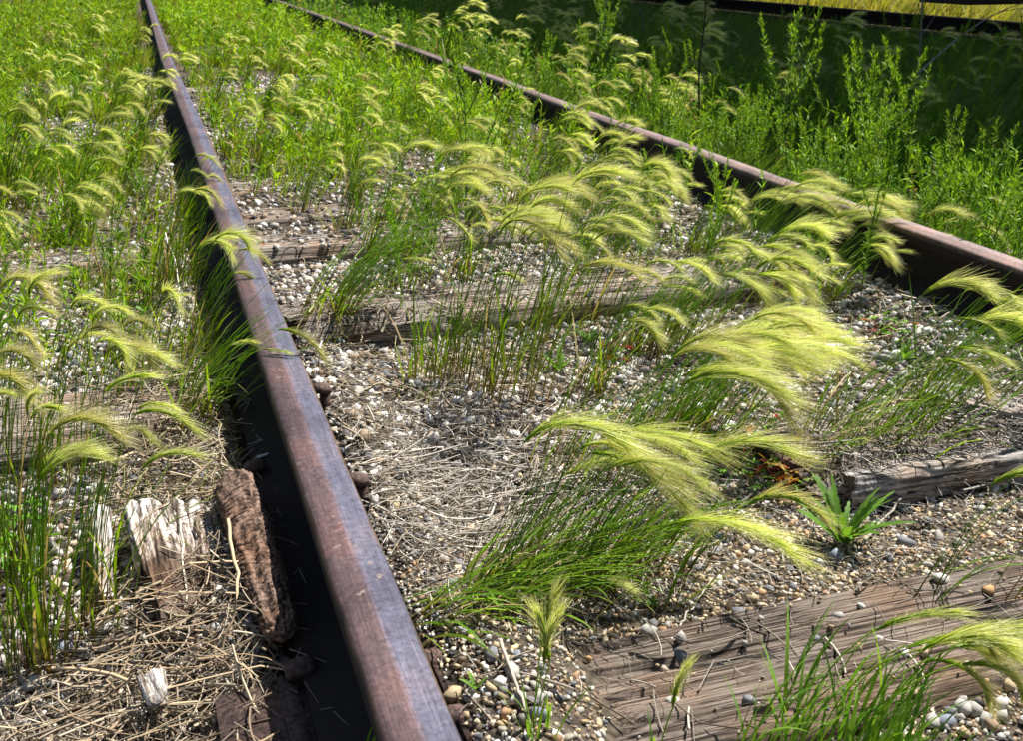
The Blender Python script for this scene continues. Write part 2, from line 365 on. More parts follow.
# ------------------------------------------------------------------ rails
def rail_mesh(off, y1):
    prof = [(-.028,-.0005),(-.02,.0004),(-.008,.0008),(.004,.0008),(.006,.0002),(.02,-.0003),(.029,-.0012),(.0315,-.005),(.032,-.022),(.028,-.03),(.009,-.038),(.008,-.1),(.016,-.112),(.065,-.121),(.066,-.13),
            (-.066,-.13),(-.065,-.121),(-.016,-.112),(-.008,-.1),(-.009,-.038),(-.028,-.03),(-.032,-.022),(-.0315,-.004)]
    prof = np.array(prof); yy = np.concatenate([np.concatenate([np.arange(-.6,3,.015), np.arange(3,8,.06)]), np.arange(8,60,.6)])
    V = np.zeros((len(yy), len(prof), 3))
    V[:,:,0] = prof[None,:,0] + off(yy)[:,None] + .0012*(vnoise(yy[:,None]*4, prof[None,:,0]*90, 5)-.5)
    chip = np.clip(vnoise(yy*23, yy*0, 3)-.62,0,1)*.006; V[:,1:4,0] += 0
    for q_ in (0, len(prof)-1): V[:,q_,0] += chip
    for q_ in (5,6): V[:,q_,0] -= np.clip(vnoise(yy*19, yy*0, 4)-.6,0,1)*.006
    V[:,:,1] = yy[:,None]; V[:,:,2] = prof[None,:,1] + (.005*(vnoise(yy*1.3, yy*0, 8)-.5)*np.clip(yy-2,0,1))[:,None]
    P = len(prof); a = np.arange(len(yy)-1)[:,None]*P; j = np.arange(P)[None]; j2=(j+1)%P
    g = Geo(); g.add(V, np.stack([a+j, a+j2, a+P+j2, a+P+j],-1).reshape(-1,4))
    return g.mesh('rail', False)
RX, RX2 = .155, 1.658
thing('rail','long left rail with worn purple brown and blue grey head','rail',(RX,0,.15),'track rails',
      rail_mesh(lambda y: .012*np.interp(y,[0,2,3.2,4.2,5.6,7,9,14,60],[0,0,.4,.3,-.8,-1.6,-1.2,-.2,0]),0), M_railL)
thing('rail','right rail with dark web, half hidden by barley heads','rail',(RX2,0,.15),'track rails',
      rail_mesh(lambda y: .02*np.interp(y,[0,2.7,3.3,4,5,8,10,60],[0,-.3,.2,-.4,.6,2,3,3]),0), M_railR)
for x, lab in ((7.44,'far rail of the neighbouring track under the hopper car'),(5.955,'near rail of the neighbouring track under the hopper car')):
    thing('rail',lab,'rail',(x,0,.15),'track rails', rail_mesh(lambda y: y*0,0), M_railR)

# spikes and plates
def spike_mesh():
    g = Geo(); 
    # shank
    box(g, -.008,.008,-.008,.008,-.06,.004, (.8,.8,.8))
    # domed head, overhanging towards +x
    n = 8; rings = [(.85,0,-.002),(1.,.0,.0),(1.,.0,.005),(.66,.0,.0105),(.25,.0,.012)]
    V=[]; 
    for s, _, z in rings:
        for k in range(n):
            a = 2*PI*(k+.5)/n; sqr=lambda v: math.copysign(abs(v)**.35,v); V.append((.0165*s*sqr(math.cos(a))+.005*s, .0125*s*sqr(math.sin(a)), z+.004+ .003*math.cos(a)))
    V.append((.003,0,.0165)); Q=[]
    for r in range(len(rings)-1):
        for k in range(n): Q.append((r*n+k, r*n+(k+1)%n, (r+1)*n+(k+1)%n, (r+1)*n+k))
    T=[((len(rings)-1)*n+k, (len(rings)-1)*n+(k+1)%n, len(V)-1) for k in range(n)]
    g.add(V,Q,T,(1,1,1)); return g.mesh('rail_spike', False)
def plate_mesh():
    g = Geo(); box(g,-.155,.155,-.088,.088,-.009,.009); box(g,-.09,-.072,-.087,.087,.009,.016); box(g,.072,.09,-.087,.087,.009,.016)
    return g.mesh('tie_plate')
SPK, PLT = spike_mesh(), plate_mesh(); SPK.materials.append(M_rust); PLT.materials.append(M_rust)
def put(name,label,cat,me,loc,rz=0,group=None,rx=0):
    o = thing(name,label,cat,loc,group,me); o.rotation_euler=(rx,0,rz); return o
put('tie_plate','rusty tie plate under the left rail at the bottom edge','tie plate',PLT,(RX,.915,.009),.02,'tie plates')
put('tie_plate','rusty tie plate under the right rail at the fourth tie','tie plate',PLT,(RX2,2.31,.008),.02,'tie plates')
for (x,y,z,r,l) in [(.083,1.0,.045,0,'rusty spike head left of the left rail beside the straw heap'),(.232,.985,.035,PI,'rusty spike head right of the left rail beside the big tan stone'),
                  (.236,.885,.035,PI,'dark domed spike head right of the left rail at the bottom edge'),(.086,1.50,.05,0,'rusty spike head above the upper end of the broken brown wood'),
                  (.235,1.43,.04,PI,'rusty spike head in the straw right of the left rail'),(.24,1.80,.04,PI,'rusty spike head in white gravel right of the left rail'),
                  (.085,1.90,.05,0,'rusty spike head left of the left rail among grass blades')]:
    put('rail_spike',l,'rail spike',SPK,(x,y,z-.018),r,'rail spikes')

# ------------------------------------------------------------------ stones
def ico():
    t=(1+5**.5)/2; V=np.array([(-1,t,0),(1,t,0),(-1,-t,0),(1,-t,0),(0,-1,t),(0,1,t),(0,-1,-t),(0,1,-t),(t,0,-1),(t,0,1),(-t,0,-1),(-t,0,1)],float)
    V/=np.linalg.norm(V[0]); T=[(0,11,5),(0,5,1),(0,1,7),(0,7,10),(0,10,11),(1,5,9),(5,11,4),(11,10,2),(10,7,6),(7,1,8),(3,9,4),(3,4,2),(3,2,6),(3,6,8),(3,8,9),(4,9,5),(2,4,11),(6,2,10),(8,6,7),(9,8,1)]
    return V, np.array(T)
IV, IT = ico()
r2 = np.random.default_rng(21)
def cube_rock(r, lvl=0):
    V = IV*(1+r.uniform(-.28,.28,(12,1))) + r.uniform(-.14,.14,(12,3))
    for _ in range(5):                               # chop flat faces
        d = nrm(r.normal(size=3)); h = .38+.3*r.random(); s = V@d; V = V - np.maximum(s-h,0)[:,None]*d
    return V*np.array([1, r.uniform(.65,.95), r.uniform(.45,.75)])
ROCKS = [(lambda v: v/np.abs(v).max()*.95)(cube_rock(r2)) for _ in range(32)]
def rotm(r, k, tilt=.6):
    a = r.uniform(0,2*PI,k); b = r.normal(0,tilt,k); c = r.normal(0,tilt,k)
    ca,sa,cb,sb,cc,sn = np.cos(a),np.sin(a),np.cos(b),np.sin(b),np.cos(c),np.sin(c)
    Rz = np.zeros((k,3,3)); Rz[:,0,0]=ca;Rz[:,0,1]=-sa;Rz[:,1,0]=sa;Rz[:,1,1]=ca;Rz[:,2,2]=1
    Rx = np.zeros((k,3,3)); Rx[:,0,0]=1;Rx[:,1,1]=cb;Rx[:,1,2]=-sb;Rx[:,2,1]=sb;Rx[:,2,2]=cb
    Ry = np.zeros((k,3,3)); Ry[:,1,1]=1;Ry[:,0,0]=cc;Ry[:,0,2]=sn;Ry[:,2,0]=-sn;Ry[:,2,2]=cc
    return Rz@Rx@Ry
PAL_G = np.array([(.50,.48,.45),(.40,.38,.35),(.62,.60,.56),(.33,.31,.29),(.38,.30,.21),(.12,.13,.15),(.50,.43,.34),(.17,.16,.15),(.28,.21,.15),(.68,.66,.63)])
PAL_Y = np.array([(.58,.46,.28),(.48,.36,.20),(.62,.52,.36),(.30,.22,.14),(.34,.32,.29),(.17,.17,.18),(.52,.48,.4),(.4,.25,.14),(.25,.18,.12),(.45,.38,.28)])
def on_tie(x, y):
    h = np.full(np.shape(x), -9.0)
    for (yc,hw,xl,xr,zt,sk,_) in TIES:
        ins = (np.abs(y-yc-sk*(x-.9))<hw-.004)&(x>xl+.05)&(x<xr-.05)
        h = np.where(ins, zt-.002, h)
    return h
def yellow(x, y): return np.exp(-((y-.95)/.42)**2)*np.clip((x-.15)*6,0,1)
def scatter(r, n, x0,x1,y0,y1, s0,s1, ybias=1.0):
    x = r.uniform(x0,x1,n); y = y0+(y1-y0)*r.random(n)**ybias
    s = s0*(s1/s0)**(r.random(n)**1.6)
    return x,y,s
g = Geo()
def add_stones(g, x, y, s, r, lift=.15, keep_on_tie=.04):
    t = on_tie(x,y); z = gz(x,y)
    k = (t<-1)|(r.random(len(x))<np.where(y>2.6,.5,keep_on_tie))|(z>t+.002)
    k &= ~((np.abs(x-RX)<.075))& ~((np.abs(x-RX2)<.075))
    x,y,s,t,z = x[k],y[k],s[k],t[k],z[k]
    z = np.maximum(z, t) + s*lift
    n = len(x); R = rotm(r,n,.9); ki = r.integers(0,len(ROCKS),n)
    B = np.array(ROCKS)[ki]*s[:,None,None]
    V = np.einsum('kij,kvj->kvi', R, B) + np.stack([x,y,z],-1)[:,None]
    yl = r.random(n) < yellow(x,y)*.85
    C = np.where(yl[:,None], PAL_Y[r.integers(0,10,n)], PAL_G[r.integers(0,10,n)])*r.uniform(.55,1.3,(n,1))
    T = IT[None]+np.arange(n)[:,None,None]*12
    g.add(V.reshape(-1,3), None, T.reshape(-1,3), np.repeat(C,12,0))
    return x,y,z,s
r = np.random.default_rng(5)
x,y,s = scatter(r, 44000, -.1,1.75,.62,1.4, .0018,.0062); add_stones(g,x,y,s,r)
x,y,s = scatter(r, 9000, -.75,2.0,.7,2.6, .0045,.010); add_stones(g,x,y,s,r)
x,y,s = scatter(r, 11000, .2,1.62,1.35,2.9, .0045,.0125); add_stones(g,x,y,s,r)
x,y,s = scatter(r, 1500, .2,1.62,1.4,3.2, .010,.018); add_stones(g,x,y,s,r,.3)
x,y,s = scatter(r, 700, -.8,.06,1.5,3.2, .010,.018); add_stones(g,x,y,s,r)
x,y,s = scatter(r, 30000, -1.6,2.0,1.9,7.5, .0075,.017, 1.3); add_stones(g,x,y,s,r)
x,y,s = scatter(r, 6000, -.75,.08,.9,2.6, .0055,.012); add_stones(g,x,y,s,r)
x,y,s = scatter(r, 2500, 2.0,4.5,1.5,5, .008,.02); add_stones(g,x,y,s,r)
link('gravel', g.mesh('gravel'), M_rock, kind='stuff', label='small loose ballast gravel between the ties')
# single stones, children of the ground
smeshes = {}
def stone(x, y, size, col, rr, z=None, lift=.35, label=None):
    key = (int(rr.integers(0,10)), col)
    if key not in smeshes:
        V = cube_rock(np.random.default_rng(100+key[0]))
        # one subdivision rounded for about 50 triangles would exceed: keep facets
        gg = Geo(); gg.add(V, None, IT, col); smeshes[key] = gg.mesh('stone'); smeshes[key].materials.append(M_rock)
    t = float(on_tie(np.array([x]),np.array([y]))[0]); zz = max(float(gz(x,y)), t) if z is None else z
    R = Matrix(rotm(rr,1,.3)[0].tolist()).to_4x4()
    o = link('stone', smeshes[key], None, ground, mw=Matrix.Translation((x,y,zz+size*lift*.6)) @ R @ Matrix.Scale(size,4))
    if label: o['label']=label
    return o
rr = np.random.default_rng(77)
GREY=(.20,.20,.22); BLUE=(.22,.25,.30); WHT=(.62,.6,.56); TAN=(.46,.36,.22); ORG=(.5,.3,.14); LGR=(.42,.4,.37); DRK=(.09,.09,.1); BRN=(.3,.22,.15)
named = [(680,640,.016,LGR),(683,658,.014,GREY),(672,703,.012,WHT),(668,625,.010,LGR),(815,640,.011,GREY),(608,617,.010,LGR),(590,660,.008,ORG),(762,620,.008,LGR),
 (940,582,.016,WHT),(970,645,.017,WHT),(990,592,.013,ORG),(951,700,.016,GREY),(905,655,.012,WHT),(880,640,.010,WHT),(862,608,.010,WHT),(838,618,.010,LGR),(928,566,.013,LGR),(1015,620,.012,LGR),
 (452,697,.020,TAN),(517,700,.016,WHT),(494,655,.018,GREY),(470,700,.013,WHT),(512,675,.02,LGR),(470,640,.012,TAN),(718,540,.016,BLUE),(710,520,.013,GREY),(735,585,.010,LGR),(700,570,.012,GREY),
 (748,565,.012,WHT),(835,560,.024,BLUE),(820,565,.014,WHT),(790,570,.012,GREY),(770,590,.010,GREY),(715,555,.014,GREY),(1000,705,.014,WHT),(985,720,.014,LGR),(1010,690,.016,TAN),(700,545,.010,TAN),
 (860,490,.016,LGR),(905,545,.02,GREY),(940,540,.018,LGR),(890,560,.013,GREY),(960,545,.015,LGR),(545,440,.014,GREY),(470,432,.013,WHT),(443,387,.016,WHT),(390,365,.016,WHT),(370,366,.014,WHT),
 (352,360,.015,WHT),(400,375,.012,TAN),(340,345,.018,WHT),(330,372,.014,LGR),(366,340,.012,LGR),(400,440,.013,TAN),(480,430,.013,LGR),(425,435,.012,BLUE),(153,690,.018,WHT),(20,640,.018,WHT),
 (12,668,.016,TAN),(30,690,.016,LGR),(8,710,.014,GREY),(45,655,.013,WHT),(75,640,.012,LGR),(60,700,.012,GREY),(25,725,.014,LGR),(35,560,.012,WHT),(60,540,.012,LGR),(150,350,.015,LGR),(170,330,.014,WHT),
 (130,330,.013,LGR),(190,345,.012,LGR),(110,270,.014,LGR),(640,455,.014,WHT),(745,440,.02,WHT),(765,455,.014,LGR),(940,455,.012,LGR),(600,385,.013,WHT),(560,400,.012,LGR),(590,430,.012,GREY)]
for (px,py,s,c) in named:
    p = G(px,py); t = on_tie(p[:1],p[1:2])[0]
    if t>-1:
        d = ray(px,py); p = d*((t-CAMZ)/d[2])
    stone(float(p[0]),float(p[1]),s*.85,c,rr,lift=.4)
cols = [LGR,WHT,TAN,GREY,LGR,BRN,WHT,BLUE,LGR,TAN]
cnt = len(named); 
while cnt < 296:
    px, py = rr.uniform(-10,1030), 741-rr.random()**1.3*480
    p = G(px,py); t = on_tie(p[:1],p[1:2])[0]
    if t>-1 or abs(p[0]-RX)<.1 or abs(p[0]-RX2)<.1: continue
    stone(float(p[0]),float(p[1]),float(rr.uniform(.007,.013)*(1+.25*p[1]*.5)),cols[int(rr.integers(0,10))],rr,lift=.6); cnt += 1

# ------------------------------------------------------------------ foxtail heads
Wd = nrm(np.array([RIGHT[0], RIGHT[1]-.12, 0]))               # wind blows to the right of the view
WANG = math.atan2(Wd[1], Wd[0])
def head_geo(seed, L=.085, a0=60, a1=-25, nawn=300, awn=.058, aw=.0004, wind=.5, dry=0.0):
    r = np.random.default_rng(seed); n = 16
    s = np.linspace(0,1,n); ang = np.radians(a0+(a1-a0)*s**.8)
    st = L/(n-1); ax = np.concatenate([[0],np.cumsum(np.cos(ang[:-1])*st)]); az = np.concatenate([[0],np.cumsum(np.sin(ang[:-1])*st)])
    ay = .004*np.sin(s*3+r.uniform(0,6))
    A = np.stack([ax,ay,az],-1)
    g = Geo()
    wid = .0019*np.sin(np.clip(s*1.05+.06,0,1)*PI)**.5+.0004
    cg = lerp3((.15,.30,.008),(.30,.46,.015), s)
    g.tubes(A[None], wid[None]*1.0, cg[None], 5)
    def axis_at(t): return np.stack([np.interp(t,s,A[:,k]) for k in range(3)],-1)
    def tan_at(t): 
        a = np.interp(t,s,ang); return np.stack([np.cos(a),0*a,np.sin(a)],-1)
    # glumes
    k = 110; t = r.random(k)*.97; P0 = axis_at(t); T = tan_at(t)
    rad = nrm(np.cross(T, nrm(r.normal(size=(k,3)))))
    d = nrm(T + rad*.32); P = P0[:,None]+d[:,None]*np.array([0,.5,1])[None,:,None]*.011
    W = np.array([.0005,.0008,.0001])[None]*np.ones((k,1)); S = nrm(np.cross(d, r.normal(size=(k,3))))
    g.ribbons(P, W, S, np.broadcast_to(lerp3((.20,.36,.01),(.46,.58,.03),r.random(k))[:,None],(k,3,3)))
    # awns
    k = nawn; t = r.random(k)**.9*.99+.01; P0 = axis_at(t); T = tan_at(t)
    rad = nrm(np.cross(T, nrm(r.normal(size=(k,3)))))
    d0 = nrm(T + rad*(.06+.34*r.random((k,1))**1.5))
    wv = np.array([1,0,-.12])
    d1 = nrm(d0*(1-wind)+wv*wind + r.normal(0,.14,(k,3)))
    ln = awn*r.uniform(.65,1.1,k)*(1-.15*t)
    q = np.array([0,.3,.65,1.])
    dd = d0[:,None]*(1-q[None,:,None]) + d1[:,None]*q[None,:,None]
    P = P0[:,None] + ln[:,None,None]*q[None,:,None]*nrm(d0[:,None]*(1-.5*q[None,:,None])+dd*.5*q[None,:,None]+dd*.25)
    W = np.array([1,.85,.6,.22])[None]*aw*r.uniform(.5,1.35,(k,1)); S = nrm(np.cross(d0, nrm(r.normal(size=(k,3)))))
    base = lerp3((.40,.56,.008),(.60,.68,.02), r.random(k)); tip = lerp3((.84,.84,.30),(.95,.93,.66), r.random(k))
    if dry: base = base*(1-dry)+np.array([.5,.38,.16])*dry; tip = tip*(1-dry)+np.array([.62,.42,.30])*dry
    C = base[:,None]*(1-q[None,:,None]**1.0)+tip[:,None]*q[None,:,None]**1.0
    g.ribbons(P, W, S, C)
    return g
HEADS = []   # (start angle, mesh)
hspec = [(70,-35,.09),(55,-25,.085),(40,-30,.09),(25,-30,.085),(10,-35,.08),(60,0,.075),(80,-50,.095),(35,-10,.08),(15,-15,.09),(48,-45,.09),(0,-40,.08),(70,10,.07),(85,20,.06),(30,-60,.085),(65,-70,.09),(20,5,.07),(50,-15,.06),(75,-20,.075),(42,-38,.07),(5,-15,.085)]
for k, (a0,a1,L) in enumerate(hspec):
    gg = head_geo(300+k, L, a0, a1, [260,200,300,150][k%4], [.06,.05,.068,.045][k%4], .00031, [.5,.35,.6,.42,.25][k%5], .35 if k in (6,9,13) else 0.)
    me = gg.mesh('seed_head'); me.materials.append(M_awn); HEADS.append((a0, me, gg))
BIG = []
for k, (a0,a1,L) in enumerate([(62,-28,.125),(45,-22,.13),(30,-28,.12),(15,-30,.13),(70,-10,.115),(52,-42,.135),(35,-5,.12),(5,-38,.12)]):
    gg = head_geo(520+k, L, a0, a1, 300, .088, .00028, .55, .3 if k==5 else 0.); me = gg.mesh('seed_head'); me.materials.append(M_awn); BIG.append((a0, me, gg))
HSMALL = [head_geo(400+k, L, a0, a1, 90, .055, .0011, .5) for k,(a0,a1,L) in enumerate(hspec)]
UPHEAD = head_geo(500, .06, 88, 70, 130, .045, .0004, .12); UPM = UPHEAD.mesh('seed_head'); UPM.materials.append(M_awn)
def pick(a, r):
    d = [abs(h[0]-a)+r.random()*16 for h in HEADS]; return int(np.argmin(d))
def head_mw(off, r, sc_, yawj=.25):
    return Matrix.Translation(Vector(off)) @ Matrix.Rotation(WANG+r.normal(0,yawj),4,'Z') @ Matrix.Rotation(r.normal(.14,.16),4,'Y') @ Matrix.Rotation(r.normal(0,.15),4,'X') @ Matrix.Scale(sc_,4)

def curves(r, k, base_rad, L, th0, th1, yaw0, yawj, n=8, pw=1.4, elong=(1,1)):
    """k stems; returns P (k,n,3), end pitch angle"""
    a = r.uniform(0,2*PI,k); q = base_rad*np.sqrt(r.random(k))
    b = np.stack([q*np.cos(a)*elong[0], q*np.sin(a)*elong[1], np.zeros(k)],-1)
    cc = r.normal(0, base_rad*.55, (5,2))*np.array(elong); wch = r.integers(0,5,k); inn = (r.random(k)<.75)[:,None]
    b[:,:2] = np.where(inn, cc[wch]+r.normal(0, base_rad*.16, (k,2)), b[:,:2])
    yaw = yaw0 + r.normal(0,yawj,k)
    s = np.linspace(0,1,n)
    th = th0[:,None] + (th1-th0)[:,None]*s[None]**pw
    h = np.cumsum(np.sin(th),1)*(L/(n-1))[:,None]; z = np.cumsum(np.cos(th),1)*(L/(n-1))[:,None]
    h = h-h[:,:1]; z = z-z[:,:1]
    P = np.stack([b[:,0:1]+h*np.cos(yaw)[:,None], b[:,1:2]+h*np.sin(yaw)[:,None], z-.012],-1)
    return P, PI/2-th[:,-1], yaw
GREEN1, GREEN2, RED, STRW = (.09,.22,.006), (.24,.42,.012), (.17,.07,.04), (.42,.33,.17)
def tuft_geo(r, ns, nl, H, rad, lean, elong=(1,1), yawj=.35, red=.5, wS=.00085, wL=.0019, bright=1.0):
    """stems and blades of one tuft -> (Geo stems, Geo blades, head anchors)"""
    gs, gl = Geo(), Geo()
    L = H*r.uniform(.75,1.12,ns)
    P, pe, yaw = curves(r, ns, rad, L, r.uniform(.0,.12,ns)+lean*.45, lean*1.2+r.uniform(.05,.5,ns), WANG, yawj, elong=elong)
    t = np.linspace(0,1,P.shape[1])[None]*np.ones((ns,1))
    low = np.where(r.random(ns)<red, 1., 0.)[:,None,None]
    cb = low*np.array(RED)+(1-low)*np.array(STRW)*.8
    cu = lerp3(GREEN1,GREEN2,r.random(ns))[:,None]
    m_ = np.clip(t*2.6-.25,0,1)[...,None]; C = (cb*(1-m_)+cu*m_)*bright
    W = wS*(1-.45*t); gs.tubes(P, W, C, 3)
    anchors = [(P[k,-1], math.degrees(pe[k])) for k in range(ns)]
    if nl:
        L = H*r.uniform(.35,.95,nl)
        P, _, yaw = curves(r, nl, rad*1.1, L, r.uniform(.05,.35,nl)+lean*.5, lean+r.uniform(.3,1.1,nl), WANG, yawj*2.0, elong=elong, pw=1.7)
        t = np.linspace(0,1,P.shape[1])[None]*np.ones((nl,1))
        W = wL*r.uniform(.6,1.15,(nl,1))*np.sin(np.clip(t*.82+.18,0,1)*PI)**.6; W[:,-1]=.0001
        side = nrm(np.stack([-np.sin(yaw),np.cos(yaw),r.normal(0,.5,nl)],-1))
        kind = r.random(nl)
        cu = np.where((kind<.12)[:,None], np.array(STRW), lerp3((.08,.20,.008),(.25,.42,.015),r.random(nl)))[:,None]
        cb = np.where((kind<.5)[:,None], np.array((.14,.16,.03)), np.array((.26,.14,.06)))[:,None]
        m_ = np.clip(t*2.2-.1,0,1)[...,None]; tipm = np.clip((t-.8)*5,0,1)[...,None]*(r.random(nl)<.4)[:,None,None]
        C = (cb*(1-m_)+cu*m_)*(1-tipm)+np.array(STRW)*tipm
        gl.ribbons(P, W, side, C*bright)
    return gs, gl, anchors
def fox(px, py, label, ns, nl, H, rad, lean, nh, seed, elong=(1,1), yawj=.35, hs=1.0, red=.5, group='foxtail barley tufts', cluster=None):
    p = G(px,py); r = np.random.default_rng(seed)
    root = thing('foxtail_barley', label, 'barley tuft', tuple(p), group)
    gs, gl, an = tuft_geo(r, ns, nl, H, rad, lean, elong, yawj, red)
    link('stems', gs.mesh('stems'), M_leaf, root, kind='stuff')
    if nl: link('blades', gl.mesh('blades'), M_leaf, root, kind='stuff')
    order = r.permutation(len(an))[:nh]
    for k in order:
        off, a = an[k]; h = pick(a, r)
        if hs > 1.4:
            h = int(np.argmin([abs(b[0]-a)+r.random()*20 for b in BIG])); link('seed_head', BIG[h][1], None, root, mw=head_mw(off, r, hs/1.75*r.uniform(.6,1.1), .2))
        else: link('seed_head', HEADS[h][1], None, root, mw=head_mw(off, r, hs*.84*r.uniform(.6,1.15), .38))
    return root
fox(560,585,'biggest foxtail tuft leaning right over the foreground gravel',80,150,.225,.11,.36,10,1,(1.3,.5),.28,1.75,.8)
fox(470,606,'low grassy tuft lying towards the right beside the left rail',40,110,.17,.09,1.0,0,2,(1.5,.4),.25,.8,.7)
fox(545,592,'slanted red based tuft left of the biggest foxtail tuft',46,100,.19,.09,.8,3,22,(1.4,.5),.25,1.2,.8)
fox(612,470,'dense foxtail tuft with wide pale heads streaming right at centre',80,100,.26,.11,.38,15,3,(1.4,.6),.3,1.9,.5)
fox(690,445,'foxtail tuft behind the streaming pale heads near the second tie',60,70,.25,.08,.42,9,33,(1.2,.6),.25,1.7,.5)
fox(850,468,'slanting foxtail tuft growing at the split grey tie',70,100,.33,.10,.50,13,4,(1.2,.5),.35,1.3,.4)
fox(940,430,'foxtail tuft at the right edge with golden heads',40,40,.34,.07,.5,11,44,(1.2,.6),.25,1.45,.4)
fox(486,402,'tall upright foxtail tuft behind the mid straw patch',44,60,.40,.085,.14,16,5,(1.3,.7),.5,1.45,.3)
fox(440,380,'short open foxtail tuft left of the tall upright tuft',30,50,.28,.05,.1,2,55,(1,1),.8,.9,.3)
fox(318,330,'thin tuft leaning strongly right beside the left rail',60,60,.40,.05,.7,5,6,(1.3,1),.35,1.0,.3)
fox(395,300,'foxtail tuft with thick combed heads above the thin leaning tuft',36,36,.36,.06,.25,8,66,(1,1),.3,1.5,.3)
fox(668,350,'foxtail tuft with layered heads left of the right rail web',70,60,.27,.10,.45,12,7,(1.3,.6),.25,1.4,.3)
fox(640,350,'green foxtail tuft in front of the fourth tie',50,60,.25,.08,.4,8,77,(1.2,.7),.3,1.0,.3)
fox(757,300,'foxtail tuft with golden heads against the dark rail web',80,50,.31,.10,.42,14,8,(1.4,.6),.25,1.45,.3)
fox(728,282,'foxtail tuft with brownish heads sweeping across the right rail',50,30,.32,.07,.4,8,88,(1.2,.6),.2,1.5,.3)
fox(560,330,'foxtail tuft with drooping pale heads between the rails',50,50,.34,.09,.25,12,9,(1.3,.7),.35,1.0,.2)
fox(610,270,'slender foxtail tuft midway between the rails',50,50,.28,.09,.3,10,10,(1.2,.7),.35,.95,.2)
fox(48,668,'tall straight tuft at the left edge in front of the broken wood',36,30,.33,.045,.03,5,11,(1.2,.6),.5,.95,.8)
fox(88,636,'upright green tuft just left of the broken wood slab',22,20,.30,.035,.03,5,12,(1,1),.5,1.0,.8)
fox(8,600,'foxtail tuft cut by the left edge of the frame',24,30,.32,.05,.03,4,13,(1,1),.5,1.0,.6)
fox(12,470,'slim foxtail tuft at the left edge with yellow heads',26,24,.29,.06,.08,5,14,(1,1),.5,1.0,.7)
fox(70,480,'foxtail tuft left of the pale plank tie with drooping heads',28,24,.27,.06,.08,6,15,(1,1),.5,1.0,.7)
fox(130,410,'foxtail tuft on the pale plank tie with thick green heads',18,20,.2,.05,.1,4,16,(1,1),.5,1.05,.5)
fox(196,425,'arching bright tuft hanging over the left rail foot',24,55,.28,.045,.62,3,17,(1,1),.3,1.0,.2)
fox(195,350,'foxtail tuft beside the left rail with heads crossing the rail',34,30,.24,.05,.35,7,18,(1,1.3),.4,1.0,.3)
fox(172,290,'erect foxtail tuft left of the left rail',40,50,.24,.06,.2,3,19,(1,1.2),.5,.9,.4)
fox(185,225,'dense dark green tuft hugging the left rail',34,40,.22,.06,.25,4,20,(.8,1.6),.5,.9,.3)
# ------------------------------------------------------------------ single blades and leafy foreground plants
def rosette(px,py,label,name,n,L,w,seed,cat='weed',up=.55,col=((.09,.22,.025),(.20,.36,.05)),teeth=True,z=None,droop=.8):
    p = G(px,py)
    if z is not None: p[2]=z
    r = np.random.default_rng(seed); root = thing(name,label,cat,tuple(p),None)
    for k in range(n):
        g = Geo(); yaw = 2*PI*k/n+r.normal(0,.3); l = L*r.uniform(.6,1.1); m_=13; s=np.linspace(0,1,m_)
        th = (PI/2-up*r.uniform(.6,1.3)) ; th = (PI/2-th)+ droop*s**1.6*r.uniform(.4,1)
        th = np.clip(PI/2*(1-up*r.uniform(.7,1.25))+droop*s**1.6*r.uniform(.3,1),.02,2.2)
        h = np.cumsum(np.sin(th))*l/m_; zz=np.cumsum(np.cos(th))*l/m_
        P = np.stack([h*math.cos(yaw),h*math.sin(yaw),zz],-1); side=np.array([-math.sin(yaw),math.cos(yaw),r.normal(0,.25)])
        ww = w*np.sin(np.clip(s*.9+.07,0,1)*PI)**.8*(1+(.55*(np.arange(m_)%2)-.2)*(1 if teeth else 0)); ww[-1]=.0003
        c = lerp3(col[0],col[1],r.random(m_)*.4+.3*r.random())
        fold = np.array([0,0,.25])
        A = P-side*ww[:,None]+fold*ww[:,None]; B = P+side*ww[:,None]+fold*ww[:,None]
        V = np.stack([A,P,B],1).reshape(-1,3); i=np.arange(m_-1)*3
        Q = np.concatenate([np.stack([i,i+1,i+4,i+3],-1),np.stack([i+1,i+2,i+5,i+4],-1)])
        g.add(V,Q,None,np.repeat(c,3,0)); link('leaf', g.mesh('leaf'), M_leaf, root)
    return root
rosette(842,545,'bright green rosette with toothed leaves in front of the split tie','leafy_rosette',32,.10,.0042,1,up=.62,droop=.75)
rosette(905,360,'small green leafy sprout under the golden heads','leafy_sprout',9,.05,.004,2)
rosette(560,372,'bright leafy sprout beside the tall upright tuft','leafy_sprout',12,.06,.004,3)
rosette(590,345,'leafy sprout on the fourth tie front edge','leafy_sprout',12,.05,.004,31)
rosette(475,690,'tiny green sprout beside the left rail','leafy_sprout',4,.02,.002,33)
